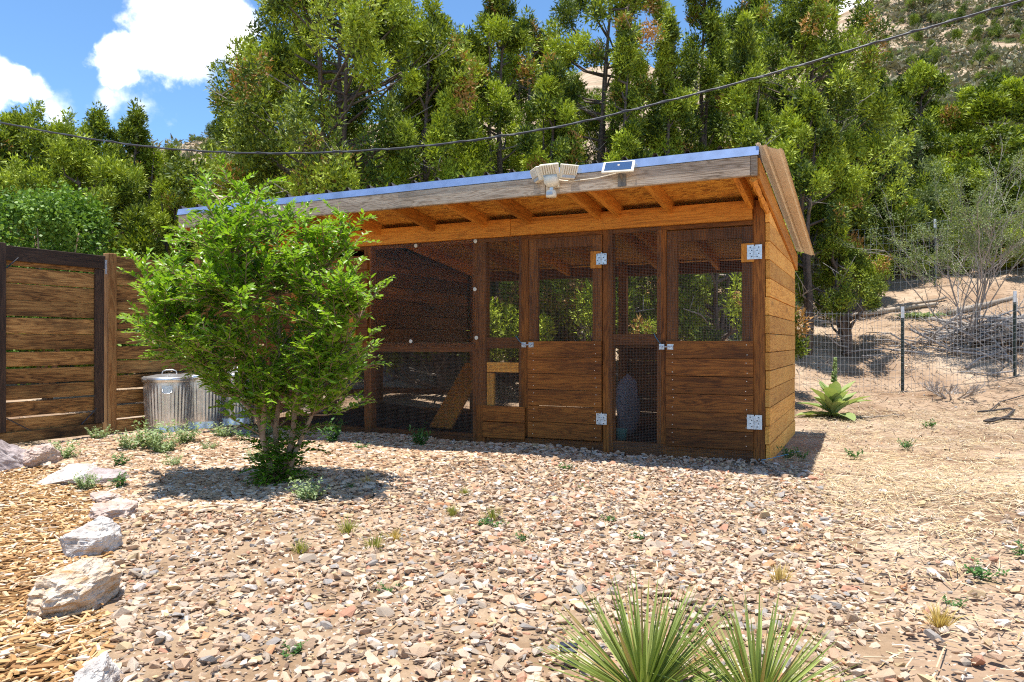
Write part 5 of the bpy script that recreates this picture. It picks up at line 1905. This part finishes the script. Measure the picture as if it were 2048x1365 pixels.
log(1690, 640, 1.4, .055, .05, 'thick log lying under the small dark juniper')
log(1800, 622, 1.3, .05, -.08, 'long log lying left of the brush pile')
log(1835, 610, 1.1, .035, .1, 'thin log resting behind the long one')
log(1960, 618, 1.2, .06, .05, 'thick log lying above the brush pile')
log(1760, 835, .7, .012, .25, 'thin stick on the straw right of the mullein')
log(1650, 815, .5, .018, 1.2, 'crooked stick on the ground behind the mullein')

clip = weed_mesh('leafy_clippings', 400, 60, .05, .5, .07, 10, M_MINT, .5)
p = on_ground(1845, 636)
o = bpy.data.objects.new('leafy_clippings', clip); COL.objects.link(o); o.location = p + Vector((0, 0, .02)); o.scale = (1.1, .5, 1)
tag(o, 'scattered pale green clippings on the dirt in front of the logs', 'clippings')

# rope, twine, small box, overhead cable
def ground_line(pix, rad, name, m, label, cat, z=.012):
    P = [on_ground(a, b) for a, b in pix]
    Q = []
    for i in range(len(P) - 1):
        for k in range(5):
            Q.append(P[i].lerp(P[i + 1], k / 5))
    Q.append(P[-1])
    Q = [Vector((q.x, q.y, h1(q.x, q.y) + z)) for q in Q]
    c_ = Q[0].copy()
    tag_o = build(MB().tube([q - c_ for q in Q], rad, 7), name, m, None, 0, True)
    tag_o.location = c_
    tag(tag_o, label, cat)


ground_line([(1955, 829), (1985, 827), (2020, 822), (2028, 826), (2015, 838), (1985, 848), (1968, 848), (1990, 842), (2015, 843), (2050, 845)], .014, 'rope', M_ROPE, 'dark rope lying in loops on the straw at the right', 'rope', .03)
ground_line([(1975, 828), (2000, 808), (2030, 800), (2060, 792)], .008, 'rope', M_ROPE, 'thin dark rope running off the right edge above the loops', 'rope', .025)
ground_line([(1522, 934), (1545, 930), (1575, 922), (1600, 915)], .0025, 'twine', M_TWINE, 'length of blue twine on the ground at the corner post', 'twine', .05)
p = gp_(1136, 1340)
o = build(MB().box(-.025, .025, -.012, .012, 0, .02).box(-.022, .022, -.0125, -.0121, .005, .015, 1), 'plastic_block', [M_BLKP, M_LENS], None, .002)
o.location = (p[0], p[1], .055); o.rotation_euler = (.1, .1, .1)
tag(o, 'small black plastic block in the gravel left of the yuccas', 'block')

cb = [(-420, 150, 9.2), (-160, 212, 8.8), (0, 245, 8.5), (150, 273, 8.3), (300, 294, 8.05), (430, 304, 7.85), (560, 307, 7.65), (700, 303, 7.45), (850, 292, 7.25), (1000, 273, 7.05), (1150, 247, 6.85), (1300, 211, 6.65),
      (1450, 173, 6.45), (1600, 131, 6.25), (1750, 86, 6.05), (1900, 43, 5.87), (2048, 0, 5.7), (2300, -75, 5.4), (2700, -210, 5.0)]
C3 = [Vector(((a - CX) / F_PX * d, d, EYE + (HY - b) / F_PX * d)) for a, b, d in cb]
fine = []
for i in range(len(C3) - 1):
    p0 = C3[max(i - 1, 0)]; p1 = C3[i]; p2 = C3[i + 1]; p3 = C3[min(i + 2, len(C3) - 1)]
    for k in range(6):
        u = k / 6
        fine.append(.5 * ((2 * p1) + (p2 - p0) * u + (2 * p0 - 5 * p1 + 4 * p2 - p3) * u * u + (3 * p1 - p0 - 3 * p2 + p3) * u ** 3))
fine.append(C3[-1])
mb = MB().tube(fine, .0085, 7)
tw = []
for i, q in enumerate(fine):
    a = i * 1.9
    tw.append(q + Vector((0, math.cos(a) * .011, math.sin(a) * .011)))
mb.tube(tw, .006, 6)
o = build(mb, 'overhead_cable', M_BLACK, None, 0, True)
tag(o, 'black overhead cable sagging across the sky above the coop', 'cable')

# ------------------------------------------------------------------ open hillside far behind
hs_j = [crown_mesh('hillside_shrub', [((rb.uniform(-.3, .3), rb.uniform(-.3, .3), rb.uniform(.3, 1.1)), (.42, .42, .42)) for _ in range(6)], 26, .2, 500 + k, .0, .45, 0) for k in range(3)]
hs_b = [crown_mesh('hillside_shrub', [((rb.uniform(-.45, .45), rb.uniform(-.45, .45), rb.uniform(.2, .5)), (.4, .4, .28)) for _ in range(6)], 20, .17, 510 + k, .0, .9, 0) for k in range(3)]
for me in hs_j:
    me.materials.append(M_JUN)
for me in hs_b:
    me.materials.append(M_JUN2)
rh = random.Random(31)
spots = []
for k in range(700):
    if len(spots) >= 235:
        break
    a, b = rh.uniform(1760, 2120), rh.uniform(-10, 300)
    p = on_ground(a, b)
    if p.y < 150 and p.y > 24:
        spots.append((p, 'right'))
for k in range(400):
    if len(spots) >= 285:
        break
    a, b = rh.uniform(140, 480), rh.uniform(200, 420)
    p = on_ground(a, b)
    if 24 < p.y < 150:
        spots.append((p, 'left'))
for i, (p, side) in enumerate(spots):
    dk = rh.random() < .45
    o = bpy.data.objects.new('hillside_shrub', (hs_j if dk else hs_b)[i % 3]); COL.objects.link(o)
    s = rh.uniform(.45, 1.35) * (1.1 if dk else .95) * (.35 + p.y / 150)
    o.location = (p.x, p.y, p.z - .12 * s); o.rotation_euler = (0, 0, rh.uniform(0, 6.28)); o.scale = (s, s, s * rh.uniform(.8, 1.3))
    where = {'right': 'on the open hillside at the upper right', 'left': 'on the distant hill at the upper left', 'mid': 'on the hill hidden behind the trees'}[side]
    tag(o, ('dark green evergreen shrub ' if dk else 'dry olive brush clump ') + where, 'shrub', ('evergreen shrubs ' if dk else 'olive brush ') + where)
sc = []
sub_ = [clump_proto(600 + k, 22, .6, .3, .5) for k in range(4)]
rs = np.random.default_rng(71)
for lo_x, hi_x, lo_y, hi_y, cnt in ((1740, 2120, -20, 320, 2600), (120, 500, 190, 430, 700)):
    got = 0
    while got < cnt:
        a, b = rs.uniform(lo_x, hi_x), rs.uniform(lo_y, hi_y)
        p = on_ground(a, b); got += 1
        if 26 < p.y < 140:
            sc.append((p.x + rs.normal(0, .6), p.y + rs.normal(0, 2.5)))
sc = np.array(sc)
P = np.stack([sc[:, 0], sc[:, 1], hgt(sc[:, 0], sc[:, 1]) + .1], -1)
out = []
kd = rs.integers(0, 4, len(P)); S = rs.gamma(3, .17, len(P)).clip(.15, 1.1)
for k, (Vp, Fp) in enumerate(sub_):
    q = kd == k
    V, Fq = scatter(Vp, Fp, P[q], euler_np(rs.uniform(0, 6.28, q.sum()), rs.normal(0, .2, q.sum()), rs.normal(0, .2, q.sum())), S[q][:, None] * np.array([[1.2, 1.2, .7]]))
    out.append((V, Fq, np.repeat(rs.uniform(0, .8, q.sum()), len(Vp))))
V, Fq, A = join_np(out)
M_SCRUB = leafmat('grey_scrub', (.13, .12, .07), (.30, .29, .18), .1, .8, True)
o = link('hill_scrub', mesh_np('hill_scrub', V, Fq, {'tint': A}), M_SCRUB)
o['kind'] = 'stuff'; o['label'] = 'low grey green scrub scattered over the far hillside'; o['category'] = 'scrub'
ledge = []
for k in range(4):
    oo = boulder('hillside_rock', (0, 0, 0), (1, .7, .42), M_RLEDGE, 130 + k, 'pale tan rock ledge on the open hillside at the upper right', 0, .1, 18, .16)
    ledge.append(oo)
rk = random.Random(17)
for i in range(46):
    a, b = rk.uniform(1780, 2080), rk.choice([rk.uniform(10, 60), rk.uniform(70, 110), rk.uniform(60, 240)])
    p = on_ground(a, b)
    if p.y > 150:
        p = on_ground(a, b + 60)
    o = ledge[i] if i < 4 else ledge[i % 4].copy()
    if i >= 4:
        COL.objects.link(o)
    s = rk.uniform(.5, 1.5)
    o.location = (p.x, p.y, p.z + .1 * s); o.scale = (s * 1.5, s, s * .8); o.rotation_euler = (rk.uniform(-.15, .15), 0, rk.uniform(-.5, .5))
    o['group'] = 'tan rock ledges on the hillside'
